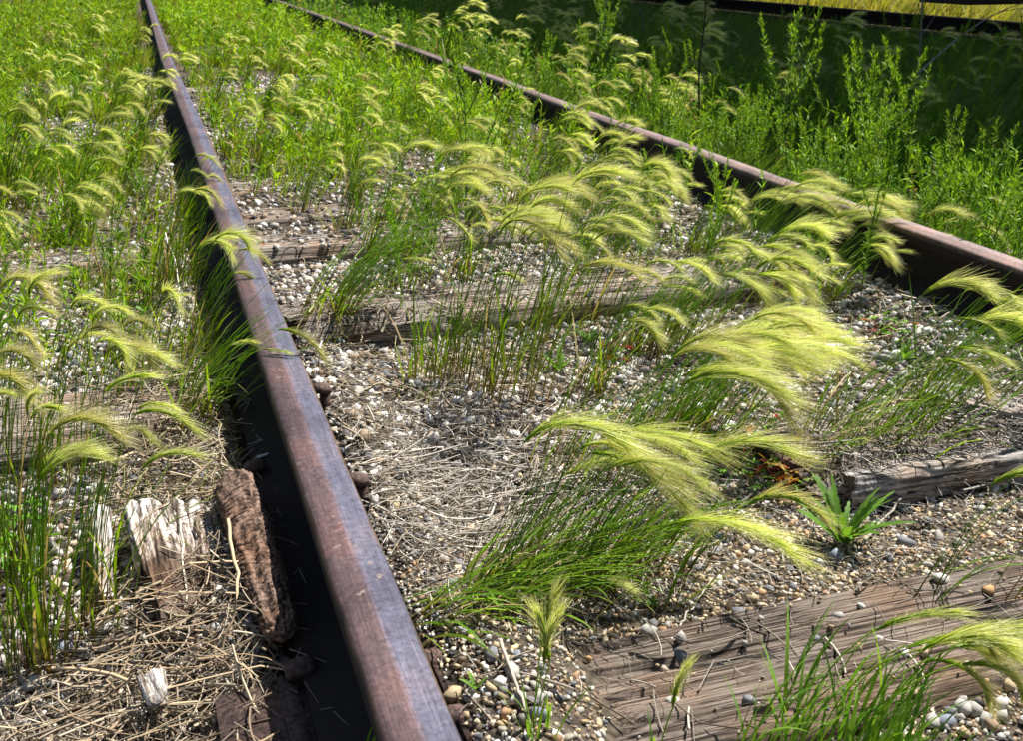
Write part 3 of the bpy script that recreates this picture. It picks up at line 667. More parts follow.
def lobed(px,py,label,n,Hh,lw,seed,reds=.3,spread=.06,stemc=(.2,.05,.04)):
    """low plant of palmate lobed leaves on thin red stalks"""
    p = G(px,py); r = np.random.default_rng(seed); root = thing('cranesbill_weed',label,'weed',tuple(p),None); gs=Geo()
    for k in range(n):
        yaw=r.uniform(0,2*PI); d=spread*math.sqrt(r.random()); h=Hh*r.uniform(.3,1)
        tip=np.array([d*math.cos(yaw),d*math.sin(yaw),h]); s=np.linspace(0,1,5)[:,None]
        P=tip*s+np.array([0,0,.3*h])*np.sin(s*PI); gs.tubes(P[None],np.full((1,5),.0007),np.broadcast_to(np.array(stemc),(1,5,3)),3)
        g=Geo(); isr=r.random()<reds
        c=np.array([(.45,.12,.02),(.4,.25,.03),(.25,.03,.03)][int(r.integers(0,3))]) if isr else np.array((.13,.30,.025))*r.uniform(.8,1.5)
        V=[(0,0,0)]; nl=5; S=lw*r.uniform(.7,1.2)
        for q in range(nl):
            a=-1.9+3.8*q/(nl-1)
            V+= [(S*.45*math.cos(a-.3),S*.45*math.sin(a-.3),.002),(S*math.cos(a-.14),S*math.sin(a-.14),-.001),(S*1.08*math.cos(a),S*1.08*math.sin(a),.001),(S*math.cos(a+.14),S*math.sin(a+.14),-.001)]
        V+=[(S*.4*math.cos(2.2),S*.4*math.sin(2.2),0)]
        T=[(0,j,j+1) for j in range(1,len(V)-1)]
        R=rotm(r,1,.45)[0]; g.add(np.array(V)@R.T+tip,None,T,c); link('leaf',g.mesh('leaf'),M_leaf,root)
    link('stalks',gs.mesh('stalks'),M_leaf,root)
lobed(785,492,'red and green lobed weed behind the single hanging head',44,.055,.012,1,.55,.06)
lobed(805,462,'spreading green lobed weed between the red weed and the rosette',50,.06,.010,21,.1,.075)
lobed(735,470,'dark green lobed weed under the streaming pale heads',30,.05,.010,22,.1,.06)
lobed(858,470,'light green lobed weed at the base of the slanting tuft',56,.06,.010,2,.08,.07)
lobed(640,592,'small star leafed green weed by the foreground tie edge',9,.02,.008,23,.1,.02)
lobed(604,545,'small clover like green plant under the biggest tuft',11,.045,.009,3,0,.03)
lobed(578,560,'tiny star leafed seedling below the biggest tuft',4,.02,.008,4,0,.012)
lobed(758,450,'low green lobed weed left of the red leafed weed',26,.05,.009,5,.15,.06)
lobed(610,360,'reddish low weed in the gravel before the fourth tie',16,.04,.009,6,.6,.05)
lobed(655,610,'tiny yellow green seedling above the foreground tie',5,.02,.008,7,.2,.012)
lobed(275,258,'yellow green low weed on the fifth tie beside the rail',22,.05,.008,8,.35,.05)
lobed(390,225,'reddish low weed left of the green weeds between the rails',24,.05,.009,9,.5,.06)
lobed(432,100,'red brown low weed patch between the rails',30,.06,.012,10,.6,.12)
lobed(18,570,'bright green leafy weed at the left edge behind the tuft',26,.09,.012,11,.0,.05)
lobed(880,335,'short leafy weed near the right rail web',26,.04,.009,12,.05,.07)
# seedling on gravel
# foreground bottom right tuft: broad bright blades
def blades(px,py,label,n,H,w,rad,seed,lean=.5,heads=0,yawj=.8,hs=.9,name='grass_tuft',cat='grass tuft',z=None,up=False,col=((.10,.26,.02),(.26,.46,.05))):
    d = ray(px,py); p = G(px,min(py,741)) if py<=741 else None
    if p is None:
        t=((.0 if z is None else z)-CAMZ)/d[2]; p=d*t; p[2]=max(float(gz(p[0],p[1])), 0.004 if on_tie(p[:1],p[1:2])[0]>-1 else -9)
    r=np.random.default_rng(seed); root=thing(name,label,cat,tuple(p),None)
    g=Geo(); L=H*r.uniform(.5,1.1,n)
    P,pe,yaw=curves(r,n,rad,L,r.uniform(0,.35,n),lean+r.uniform(.1,.9,n),WANG,yawj,n=9)
    t=np.linspace(0,1,9)[None]*np.ones((n,1)); W=w*r.uniform(.6,1.1,(n,1))*np.sin(np.clip(t*.8+.2,0,1)*PI)**.7; W[:,-1]=.0001
    side=nrm(np.stack([-np.sin(yaw),np.cos(yaw),r.normal(0,.6,n)],-1)); c=lerp3(col[0],col[1],r.random(n))[:,None]*np.ones((1,9,1))
    g.ribbons(P,W,side,c); link('blades',g.mesh('blades'),M_leaf,root,kind='stuff')
    if heads:
        gs=Geo(); P,pe,yaw=curves(r,heads,rad*.8,H*r.uniform(.9,1.25,heads),r.uniform(.0,.2,heads),(.05 if up else lean+.5)+r.uniform(.0,.3,heads),WANG,.3,n=9)
        gs.tubes(P,np.full((heads,9),.0009),np.broadcast_to(np.array(GREEN2),(heads,9,3)),3); link('stems',gs.mesh('stems'),M_leaf,root)
        for k in range(heads):
            if up: link('seed_head',UPM,None,root,mw=Matrix.Translation(Vector(P[k,-1]))@Matrix.Rotation(r.uniform(0,6),4,'Z')@Matrix.Scale(hs,4))
            else: link('seed_head',HEADS[pick(math.degrees(pe[k]),r)][1],None,root,mw=head_mw(P[k,-1],r,hs*r.uniform(.85,1.1)))
    return root
blades(830,735,'bright green foreground tuft with arching heads at the bottom right',120,.15,.0021,.065,1,.35,9,1.0,1.1)
blades(880,752,'pale green blades right of the bottom right tuft',40,.12,.002,.04,2,.4,0,.9)
blades(535,735,'small bright tuft with fuzzy upright heads at the bottom edge',9,.10,.0022,.02,3,.1,3,2.0,.9,up=True)
blades(655,760,'single upright fuzzy barley head growing at the foreground tie',3,.06,.0016,.004,4,.05,1,2.0,.8,up=True)
blades(366,770,'lone green blades rising beside the left rail at the bottom edge',5,.16,.0022,.012,5,.1,0,1.0)
blades(385,225,'grassy green clump among pale heads between the rails',60,.2,.002,.06,6,.2,0,1.2)
# ------------------------------------------------------------------ hanging single heads near the frame edges
for (px,py,H,lab,sd,nh) in [(905,600,.20,'thin stalks with three arching heads above the foreground tie',61,5),(1010,600,.2,'arching heads entering at the right edge above the tie',62,4),(672,610,.15,'lone stalk whose head hangs over the gravel',63,1)]:
    fox(px,py,lab,nh+1,6,H,.04,.5,nh,sd,(1,1),.3,1.3,.5)

# ------------------------------------------------------------------ green upright weeds
def weed_geo(seed, H=.42, branches=5, dens=1.0, lw=.0016, ll=.026, dark=0):
    r=np.random.default_rng(seed); gs,gl=Geo(),Geo()
    lines=[]
    m_=12; s=np.linspace(0,1,m_); ly=r.normal(0,.05,2)
    main=np.stack([s*s*(ly[0]+.03),s*s*ly[1],s*H],-1); lines.append((main,1.0))
    for k in range(branches):
        f=r.uniform(.3,.85); b=np.array([np.interp(f,s,main[:,q]) for q in range(3)]); l=H*(1-f)*r.uniform(.5,.95)+.03; yaw=r.uniform(0,2*PI); o=l*.38
        P=np.stack([b[0]+o*math.cos(yaw)*s**.8,b[1]+o*math.sin(yaw)*s**.8,b[2]+l*s],-1); lines.append((P,.7))
    for P,w in lines:
        L=np.linalg.norm(np.diff(P,axis=0),axis=1).sum()
        gs.tubes(P[None],(.0013*w*(1-.6*s)+.0003)[None],np.broadcast_to(np.array((.12,.2,.03)),(1,m_,3)),4)
        k=int(L*420*dens); t=r.uniform(.12,1,k); t=t**.8
        b=np.stack([np.interp(t,s,P[:,q]) for q in range(3)],-1)
        yaw=r.uniform(0,2*PI,k); el=r.uniform(.5,1.15,k)+.3*(t>.85)
        d=np.stack([np.cos(yaw)*np.cos(el),np.sin(yaw)*np.cos(el),np.sin(el)],-1)
        l=ll*r.uniform(.6,1.2,k)*(1-.35*t); q=np.array([0,.4,1.]); 
        PP=b[:,None]+d[:,None]*l[:,None,None]*q[None,:,None]; PP[:,2,2]-=l*.05
        W=lw*np.array([.5,1,.1])[None]*r.uniform(.8,1.2,(k,1)); side=nrm(np.cross(d,r.normal(0,.4,(k,3))+np.array([0,0,1])))
        c=lerp3((.07,.20,.015),(.28,.46,.03),r.random(k)*.6+.4*t)[:,None]*np.ones((1,3,1))
        gl.ribbons(PP,W,side,c)
    return gs,gl
WEEDS=[]
for k in range(9):
    gs,gl=weed_geo(700+k,[.42,.36,.46,.30,.40,.34,.26,.38,.44][k],[5,4,7,6,3,8,5,6,4][k],1.0)
    a=gs.mesh('weed_stem'); b=gl.mesh('weed_foliage'); a.materials.append(M_leaf); b.materials.append(M_leaf); WEEDS.append((a,b))
TUFTS=[]
for k in range(7):
    r=np.random.default_rng(900+k); gs,gl,an=tuft_geo(r,int(22+6*k%25),34,[.27,.30,.24,.32,.26,.29,.22][k],.05,[.25,.35,.2,.3,.4,.28,.3][k],(1,1),.5,.3,.0010,.0024)
    a=gs.mesh('stems'); b=gl.mesh('blades'); a.materials.append(M_leaf); b.materials.append(M_leaf)
    mg=Geo(); 
    nh=[4,6,3,5,7,5,4][k]
    hl=[]
    for q in range(nh):
        off,ang=an[q]; hi=pick(ang,r); mw=head_mw(off,r,r.uniform(.85,1.15)); hl.append((hi,mw))
    sm=Geo(); sm.merge(gs); sm.merge(gl)
    hm=Geo()
    for hi,mw in hl:
        A=np.array([[mw[i][j] for j in range(3)] for i in range(3)]); hm.merge(HSMALL[hi],A,[mw[i][3] for i in range(3)])
    s1=sm.mesh('grass'); s1.materials.append(M_leaf); s2=hm.mesh('heads'); s2.materials.append(M_awn)
    TUFTS.append((a,b,hl,s1,s2))
PENDING=[]
ZN=[(-99,.05,'left of the left rail'),(.05,1.6,'between the rails'),(1.6,2.15,'hugging the right rail'),(2.15,2.9,'beyond the right rail'),(2.9,4.6,'in the near shade'),(4.6,99,'in the deep shade')]
def zone(x):
    for a,b,n in ZN:
        if a<=x<b: return n
def depth(y):
    for lim,n in ((1.6,'near the second tie'),(2.1,'near the third tie'),(2.6,'near the fourth tie'),(3.2,'near the fifth tie'),(3.7,'near the sixth tie'),(4.2,'near the seventh tie'),(4.8,'near the eighth tie'),(5.6,'past the eighth tie'),(6.8,'past the tenth tie'),(8.5,'past the visible ties')):
        if y<lim: return n
    return 'farthest away'
def tuft_at(x,y,k,s=1.0,small=False):
    z=float(gz(x,y)); t=float(on_tie(np.array([x]),np.array([y]))[0]); z=max(z,t)
    a,b,hl,s1,s2=TUFTS[k%7]
    root=thing('foxtail_barley','', 'barley tuft',(x,y,z),'foxtail barley tufts'); root.scale=(s,s,s); root.rotation_euler=(0,0,float(rng.normal(0,.2)))
    if small:
        link('stems',s1,None,root); link('seed_heads',s2,None,root,kind='stuff')
    else:
        link('stems',a,None,root,kind='stuff'); link('blades',b,None,root,kind='stuff')
        for hi,mw in hl: link('seed_head',HEADS[hi][1],None,root,mw=mw)
    PENDING.append((root,('tall' if s>1.05 else 'short' if s<.85 else 'medium')+' foxtail tuft '+zone(x)+' '+depth(y),proj((x,y,z))[0]))
def weed_at(x,y,k,s=1.0):
    z=float(gz(x,y)); a,b=WEEDS[k%9]
    root=thing('green_weed','', 'weed',(x,y,z),'upright green weeds'); root.scale=(s,s,s); root.rotation_euler=(float(rng.normal(0,.06)),float(rng.normal(.05,.06)),float(rng.uniform(0,2*PI)))
    link('stem',a,None,root); link('foliage',b,None,root,kind='stuff')
    PENDING.append((root,('tall' if s>1.05 else 'short' if s<.85 else 'medium')+' feathery weed '+zone(x)+' '+depth(y),proj((x,y,z))[0]))
for q,(px,py,s_) in enumerate([(345,235,.8),(370,260,.85),(410,260,.8),(300,215,.7),(585,390,.75),(470,240,.95),(690,255,.85),(600,195,.9),(560,170,.9),(770,340,.75),(560,250,1.),(340,130,.8),(450,210,.9),(825,300,.8),(900,300,.8),(940,290,.9)]):
    p=G(px,py); tuft_at(float(p[0]),float(p[1]),q*5+2,s_*float(rng.uniform(.85,1.1)))
# mid-field foxtails at chosen pixels (base pixel, scale)
mid=[(255,165,.9),(285,150,1.),(310,160,.95),(335,170,.9),(265,120,.9),(300,115,.9),(230,160,.8),(350,200,.8),(110,120,.9),(80,110,.9),(95,170,1.),(125,200,1.1),(140,150,1.),(60,160,.9),(150,120,.9),
 (60,250,1.),(85,260,.9),(25,210,.9),(20,140,.9),(120,110,.8),(215,110,.8),(430,220,.9),(400,130,.8),(470,170,.8),(520,210,.9),(545,190,.9),(580,230,.9),(500,150,.8),(455,280,.9),(620,240,.9),
 (650,230,.8),(530,130,1.),(555,125,1.1),(500,110,1.),(480,90,1.),(590,115,1.2),(610,120,1.1),(640,110,1.2),(660,110,1.25),(690,130,1.),(560,90,1.1),(540,80,1.2),(575,150,1.),(630,150,1.),(700,160,1.),
 (740,150,1.),(870,190,1.1),(885,180,1.15),(850,175,1.),(740,130,1.),(420,90,.8),(450,90,.8),(400,60,.9),(190,40,.8),(210,45,.8),(240,50,.8),(45,60,.8),(90,45,.8),(20,80,.8),(130,70,.8)]
for q,(px,py,s) in enumerate(mid):
    p=G(px,py); tuft_at(float(p[0]),float(p[1]),q*3+1,s*float(rng.uniform(.85,1.1)),small=p[1]>5.0)
for q in range(44):
    y=float(2.9+7*rng.random()**1.3); x=float(-.12-(y*.33+.4)*rng.random()) if rng.random()<.6 else float(rng.uniform(.35,1.5))
    if y<4.2 and x>0: continue
    tuft_at(x,y,q*2+1,float(rng.uniform(.65,1.05)),small=y>4.6)
for q in range(24):
    y=float(3.2+5*rng.random()); x=float(1.8+rng.random()*1.0); tuft_at(x,y,q,float(rng.uniform(.9,1.35)),small=y>5)
# shade strip foxtails
for q in range(60):
    x=float(rng.uniform(2.9,5.2)); y=float(rng.uniform(2.6,13)); 
    u,v=proj((x,y,.2)); 
    if u>1060 or v<-20: continue
    tuft_at(x,y,q,float(rng.uniform(1.1,1.5)),small=y>6)
# upright weeds
weedpx=[(345,80),(360,110),(400,200),(455,235),(460,260),(440,170),(420,150),(480,200),(520,170),(380,130),(560,235),(540,260),(590,300),(505,260),(430,300),(640,260),(650,300),(610,190),(660,240),(520,120),(450,120),(475,130),(330,200),(395,175),(360,230),(610,240),(700,300),(720,250),(680,220),(400,330),(820,330),(860,310),(90,230),(40,200),(140,250),(30,300),(110,320)]
for q,(px,py) in enumerate(weedpx):
    p=G(px,py); weed_at(float(p[0]),float(p[1]),q,float(rng.uniform(.55,.8)))
for q in range(3): pass
p=G(462,262); weed_at(float(p[0]),float(p[1]),2,1.25)
nb=0
while nb<105:                                                     # sunlit band right behind the right rail
    y=float(1.75+4.8*rng.random()**1.3); x=float(1.82+rng.random()**1.2*(.2+.7*min(1,(y-1.4)/1.6)))
    u,v=proj((x,y,.1))
    if u>1010: continue
    weed_at(x,y,nb*5+1,float(rng.uniform(.5,.92)+.35*(rng.random()<.15))); nb+=1
for q in range(44):
    x=float(rng.uniform(2.5,5.0)); y=float(rng.uniform(2.0,8)); u,v=proj((x,y,.2))
    if u>1050: continue
    weed_at(x,y,q*2,float(rng.uniform(.9,1.4)))
# make each label single out one plant
from collections import defaultdict
D=defaultdict(list)
for o,l,u in PENDING: D[l].append((u,o))
NUM=['two','three','four','five','six','seven','eight','nine','ten','eleven','twelve']
for l,v in D.items():
    v.sort(key=lambda t:t[0]); n=len(v)
    for k,(u,o) in enumerate(v):
        if n==1: o['label']=l
        elif k==0: o['label']=l+', leftmost one'
        elif k==n-1: o['label']=l+', rightmost one'
        elif k<n/2: o['label']=l+', %s from left'%ORD[k]
        else: o['label']=l+', %s from right'%ORD[n-1-k]

# ------------------------------------------------------------------ grass cover
def grass(name,label,x,y,h,w,cols,r,lean=.5,mat=None,nseg=3):
    z=gz(x,y)-.005; n=len(x); s=np.linspace(0,1,nseg)
    yaw=WANG+r.normal(0,.9,n); th=r.uniform(.05,.5,n)+lean*.4
    d=np.stack([np.sin(th)*np.cos(yaw),np.sin(th)*np.sin(yaw),np.cos(th)],-1)
    b=np.stack([x,y,z],-1); bend=np.stack([np.cos(yaw),np.sin(yaw),-np.ones(n)*.6],-1)
    P=b[:,None]+d[:,None]*h[:,None,None]*s[None,:,None]+bend[:,None]*(h*r.uniform(.05,.35,n))[:,None,None]*(s**2)[None,:,None]
    W=w[:,None]*(1-.9*s[None]**1.5)
    a=r.uniform(0,2*PI,n); side=np.stack([np.cos(a),np.sin(a),0*a],-1)
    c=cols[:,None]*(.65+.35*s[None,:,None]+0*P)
    g=Geo(); g.ribbons(P,W,side,c); return link(name,g.mesh(name),mat or M_leaf,kind='stuff',label=label)
def gcol(r,n,a=(.06,.17,.006),b=(.38,.54,.015),straw=.10):
    c=lerp3(a,b,r.random(n)); k=r.random(n)<straw; c[k]=np.array(STRW)*r.uniform(.6,1,(k.sum(),1)); return c
r=np.random.default_rng(12)
def sprigs(name,label,x,y,H,r,cols,per=14,ll=.03,lw=.0022):
    n=len(x); z=gz(x,y); t=r.random((n,per))**.8; yaw=r.uniform(0,2*PI,(n,per)); el=r.uniform(.3,1.2,(n,per))
    tilt=r.normal(.08,.15,(n,2)); b=np.stack([x[:,None]+tilt[:,:1]*H[:,None]*t, y[:,None]+tilt[:,1:]*H[:,None]*t, z[:,None]+H[:,None]*t],-1)
    d=np.stack([np.cos(yaw)*np.cos(el),np.sin(yaw)*np.cos(el),np.sin(el)],-1); sc_=(1+.10*y)[:,None]
    l=ll*r.uniform(.5,1.2,(n,per))*sc_; q=np.array([0,.45,1.]); P=(b[:,:,None]+d[:,:,None]*l[...,None,None]*q[:,None]).reshape(-1,3,3)
    P[:,2,2]-=(l*.15).ravel(); W=(lw*r.uniform(.6,1.3,(n,per))*sc_*1.2).reshape(-1,1)*np.array([.45,1,.12]); d=d.reshape(-1,3)
    side=nrm(np.cross(d,r.normal(0,.5,d.shape)+np.array([0,0,1]))); c=np.repeat(cols,per,0)*r.uniform(.7,1.25,(n*per,1)); g=Geo()
    g.ribbons(P,W,side,c[:,None]*np.ones((1,3,1)))
    S=np.stack([np.stack([x,y,z-.01],-1), b[np.arange(n),np.argmax(t,1)]],1); g.ribbons(S,(.0009*sc_)*np.ones((n,2)),np.tile([.95,-.3,0],(n,1)),cols[:,None]*np.ones((1,2,1))*.7)
    return link(name,g.mesh(name),M_leaf,kind='stuff',label=label)
def patchy(x,y,r,thr,soft,sc_=1.6,seed=60): return r.random(len(x)) < np.clip((fbm(x*sc_,y*sc_,seed)-thr)/soft,0,1)
n=95000; y=2.2+20*r.random(n)**1.8; x=-.02-(y*.34+.45)*r.random(n)*1.2
k=patchy(x,y,r,.33,.12,2.2)&(r.random(n)<np.clip((y-2.5)/1.9,.07,1)); x,y=x[k],y[k]; n=len(x)
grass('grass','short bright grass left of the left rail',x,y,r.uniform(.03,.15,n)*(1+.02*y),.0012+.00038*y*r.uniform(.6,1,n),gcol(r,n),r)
n=5200; y=1.9+12*r.random(n)**1.5; x=.06-.28*r.random(n)**1.2
k=patchy(x,y,r,.36,.15,3.,71); x,y=x[k],y[k]; n=len(x)
grass('grass','fine grass and dry blades along the outside of the left rail',x,y,r.uniform(.04,.15,n),.0011+.0003*y*r.uniform(.6,1,n),gcol(r,n,straw=.3),r)
n=7500; y=2.3+16*r.random(n)**1.7; x=-.03-(y*.34+.45)*r.random(n)*1.15
k=patchy(x,y,r,.36,.12,2.2)&(r.random(n)<np.clip((y-2.4)/1.8,.08,1)); x,y=x[k],y[k]; n=len(x)
sprigs('low_weeds','low leafy weeds mixed in the grass left of the track',x,y,r.uniform(.04,.17,n),r,gcol(r,n,(.10,.25,.008),(.34,.52,.015),.04))
n=42000; y=3.2+18*r.random(n)**1.6; x=.24+1.33*r.random(n)
k=patchy(x,y,r,.36,.12,2.0,61)&(r.random(n)<np.clip((y-3.)/2.6,.1,1)); x,y=x[k],y[k]; n=len(x)
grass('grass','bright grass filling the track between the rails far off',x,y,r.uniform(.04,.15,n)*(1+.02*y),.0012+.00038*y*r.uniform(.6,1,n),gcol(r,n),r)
n=3600; y=2.6+13*r.random(n)**1.5; x=.26+1.3*r.random(n)
k=patchy(x,y,r,.38,.12,2.0,61)&(r.random(n)<np.clip((y-2.4)/2.6,.08,1)); x,y=x[k],y[k]; n=len(x)
sprigs('low_weeds','low leafy weeds between the rails further off',x,y,r.uniform(.05,.2,n),r,gcol(r,n,(.10,.25,.008),(.34,.52,.015),.04))
n=46000; y=1.6+14*r.random(n)**1.5; x=1.74+ (.6+.3*np.clip(y-1,0,6))*r.random(n)**.9
k=patchy(x,y,r,.25,.15,2.0,62); x,y=x[k],y[k]; n=len(x)
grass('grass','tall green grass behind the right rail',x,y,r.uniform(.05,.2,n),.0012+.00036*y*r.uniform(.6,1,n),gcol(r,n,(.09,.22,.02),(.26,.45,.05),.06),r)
n=5600; y=1.7+13*r.random(n)**1.4; x=1.78+ (.35+.25*np.clip(y-1,0,6))*r.random(n)**.9
k=patchy(x,y,r,.32,.12,4.5,91); x,y=x[k],y[k]; n=len(x)
sprigs('low_weeds','dense leafy weeds behind the right rail',x,y,r.uniform(.08,.30,n),r,gcol(r,n,(.06,.18,.015),(.26,.44,.03),.05),18,.024,.0017)
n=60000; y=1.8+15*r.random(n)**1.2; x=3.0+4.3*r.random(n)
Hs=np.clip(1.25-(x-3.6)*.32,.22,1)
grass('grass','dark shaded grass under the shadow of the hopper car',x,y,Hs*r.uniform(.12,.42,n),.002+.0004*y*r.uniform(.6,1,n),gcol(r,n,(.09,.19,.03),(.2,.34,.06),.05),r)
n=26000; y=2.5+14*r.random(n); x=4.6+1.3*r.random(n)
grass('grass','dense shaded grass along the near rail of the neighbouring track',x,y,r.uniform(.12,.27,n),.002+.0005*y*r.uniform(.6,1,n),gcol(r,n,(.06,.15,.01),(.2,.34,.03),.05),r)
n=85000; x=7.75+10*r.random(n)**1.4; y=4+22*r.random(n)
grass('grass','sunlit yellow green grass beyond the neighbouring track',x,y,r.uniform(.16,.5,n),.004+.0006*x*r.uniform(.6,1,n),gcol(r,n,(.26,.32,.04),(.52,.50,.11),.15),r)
n=9000; y=1.25+3.2*r.random(n); x=np.where(r.random(n)<.45,-.75+.8*r.random(n),.25+1.3*r.random(n))
k=patchy(x,y,r,.44,.1,3.2,63)&(on_tie(x,y)<-1); x,y=x[k],y[k]; n=len(x)
grass('grass','sparse short grass sprouting from the ballast',x,y,r.uniform(.03,.10,n),np.full(n,.0011),gcol(r,n,straw=.25),r)

# ------------------------------------------------------------------ straw litter and twigs
def straw(n,xr,yr,L0,L1,w,r,zl=.012,mask=None,dirs=None,cols=((.55,.47,.34),(.30,.22,.13))):
    x=r.uniform(*xr,n); y=r.uniform(*yr,n)
    if mask is not None: k=mask(x,y)>r.random(n); x,y=x[k],y[k]; n=len(x)
    m_=5; s=np.linspace(-.5,.5,m_); a=r.uniform(0,2*PI,n) if dirs is None else r.normal(dirs,.5,n); cur=r.normal(0,.45,n)+np.where(r.random(n)<.15,r.normal(0,1.6,n),0)
    L=r.uniform(L0,L1,n); ang=a[:,None]+cur[:,None]*s[None]
    dx=np.cumsum(np.cos(ang),1)*L[:,None]/m_; dy=np.cumsum(np.sin(ang),1)*L[:,None]/m_
    X=x[:,None]+dx-dx.mean(1,keepdims=True); Y=y[:,None]+dy-dy.mean(1,keepdims=True)
    z=np.maximum(gz(X,Y),on_tie(X,Y)); z=z.mean(1,keepdims=True)*.5+np.maximum(z,z.mean(1,keepdims=True))*.5+.004+zl*r.random((n,1))+ (r.normal(0,.12,n)*L)[:,None]*s[None]
    ok=~((np.abs(X-RX)<.07).any(1)); C0=1; X,Y,z=X[ok],Y[ok],z[ok]; n=len(X)
    C=(lerp3(cols[0],cols[1],r.random(n)**.8)*r.uniform(.45,1.2,(n,1)))[:,None]*np.ones((1,m_,1))
    W=w*.85*np.exp(r.normal(0,.45,(n,1)))*np.ones((1,m_)); g.tubes(np.stack([X,Y,z],-1),W,C,3)
g=Geo(); r=np.random.default_rng(31)
blob=lambda cx,cy,sx,sy: (lambda x,y: np.exp(-((x-cx)/sx)**2-((y-cy)/sy)**2))
straw(8000,(.2,1.1),(1.05,2.0),.02,.11,.0007,r,.016,blob(.42,1.42,.26,.30),cols=((.70,.65,.56),(.26,.21,.15)))
straw(420,(.2,.8),(1.2,1.7),.06,.2,.0011,r,.02,blob(.40,1.44,.22,.16),0.0,cols=((.62,.58,.52),(.3,.25,.2)))
straw(2600,(-.35,.09),(.8,1.3),.03,.13,.0010,r,.035,blob(-.04,1.02,.16,.2),cols=((.56,.49,.37),(.24,.17,.11)))
straw(260,(-.3,.09),(.85,1.25),.08,.18,.0014,r,.045,blob(-.03,1.05,.14,.16),-.3,cols=((.6,.5,.34),(.4,.28,.16)))
straw(4200,(-.3,.1),(1.2,2.1),.02,.10,.0009,r,.03,blob(.01,1.62,.13,.26))
straw(5500,(-.7,1.6),(.8,3.2),.015,.08,.0007,r,.006,cols=((.55,.5,.42),(.17,.13,.09)))
straw(3600,(-.7,1.6),(1.8,5),.03,.12,.0012,r,.015)
straw(900,(.95,1.6),(1.2,1.6),.03,.12,.0011,r,.012,cols=((.5,.47,.43),(.26,.23,.2)))
straw(500,(.25,.7),(1.6,2.3),.02,.10,.0010,r,.010)
k=70; y0=r.uniform(.75,2.6,k); x0=r.uniform(.085,.13,k); a=r.normal(1.4,.7,k); L=r.uniform(.015,.06,k); q=np.linspace(-.5,.5,4)
P=np.stack([x0[:,None]+np.cos(a)[:,None]*L[:,None]*q, y0[:,None]+np.sin(a)[:,None]*L[:,None]*q, .031+.004*r.random((k,1))+0*q],-1)
g.tubes(P,np.full((k,4),.0008),np.broadcast_to((lerp3((.5,.45,.36),(.2,.16,.11),r.random(k)))[:,None],(k,4,3)),3)
for (px,py,sx,tw) in ((262,456,.012,.3),(248,505,.006,.8),(292,618,.007,-.4),(240,420,.006,.5)):
    c=at(px,py,.034); V=np.array([(-1,0,0),(-.4,.3,.1),(.4,.35,.05),(1,.05,.15),(.5,-.3,.1),(-.5,-.28,.0)])*sx; ca,sa=math.cos(tw),math.sin(tw)
    g.add(V@np.array([[ca,sa,0],[-sa,ca,0],[0,0,1]])+c,[(0,1,2,3),(0,3,4,5)],None,(.6,.57,.52))
link('straw_litter',g.mesh('straw_litter'),M_straw,kind='stuff',label='dry straw and dead stems lying on the ballast')
def twig(pts,label,w,col,name='dead_twig',cat='twig',forks=()):
    P=[]
    for (px,py,h) in pts: P.append(G(px,py,h)+np.array([0,0,h]))
    P=np.array(P); s=np.linspace(0,1,len(P)); t=np.linspace(0,1,14); Q=np.stack([np.interp(t,s,P[:,k]) for k in range(3)],-1)
    Q[1:-1]+=np.random.default_rng(int(px)).normal(0,.0012,(12,3)); g=Geo(); g.tubes(Q[None],(w*(1.1-.6*t))[None],(np.array(col)*(1+.0*t[:,None]))[None],5)
    for (f,dv) in forks:
        b=np.array([np.interp(f,t,Q[:,k]) for k in range(3)]); g.tubes((b+np.linspace(0,1,6)[:,None]*np.array(dv))[None],np.linspace(w*.7,w*.3,6)[None],np.broadcast_to(np.array(col),(1,6,3)),4)
    return thing(name,label,cat,me=g.mesh(name,True),mat=M_twig)
twig([(862,545,.004),(900,500,.015),(940,472,.02)],'thin grey twig lying in front of the split ledge',.002,(.33,.29,.25))
twig([(925,394,.02),(945,425,.03),(962,440,.02),(972,462,.01)],'forked grey twig on the grey tie at the right edge',.0026,(.3,.28,.27),forks=((.55,(-.03,-.03,-.01)),))
twig([(912,430,.01),(880,462,.008)],'pale bent twig below the forked twig',.0022,(.5,.47,.43))
twig([(165,232,.05),(178,270,.05),(181,330,.0)],'white dead stalk left of the left rail',.0018,(.62,.58,.54))
twig([(180,520,.03),(186,600,.02),(176,640,.02)],'bleached curved stem beside the broken slab',.0016,(.55,.48,.38))
twig([(228,520,.05),(240,590,.06),(222,650,.02)],'stiff tan stem standing against the brown wood',.0024,(.5,.38,.24))
twig([(310,320,.01),(322,338,.01),(316,355,.01)],'bleached white stick beside the left rail',.004,(.68,.64,.6))
twig([(500,640,.012),(517,690,.012),(535,735,.008)],'grey stick lying left of the foreground tie',.0022,(.42,.36,.3))
twig([(672,640,.008),(690,612,.01),(712,580,.012)],'straight grey twig on gravel behind the foreground tie',.0016,(.4,.36,.32))
twig([(55,515,.03),(118,500,.035),(205,480,.04)],'dry reed lying across the left tie',.0018,(.5,.4,.26))
twig([(0,330,.02),(60,372,.02),(110,410,.02)],'dark dead stem at the left edge',.0013,(.12,.08,.05))
p=G(696,150); g=Geo(); t=np.linspace(0,1,12); Q=np.stack([p[0]+.006*np.sin(t*9),p[1]+0*t,p[2]+.62*t],-1)
g.tubes(Q[None],(.005*(1-.5*t))[None],np.broadcast_to(np.array((.05,.035,.03)),(1,12,3)),5)
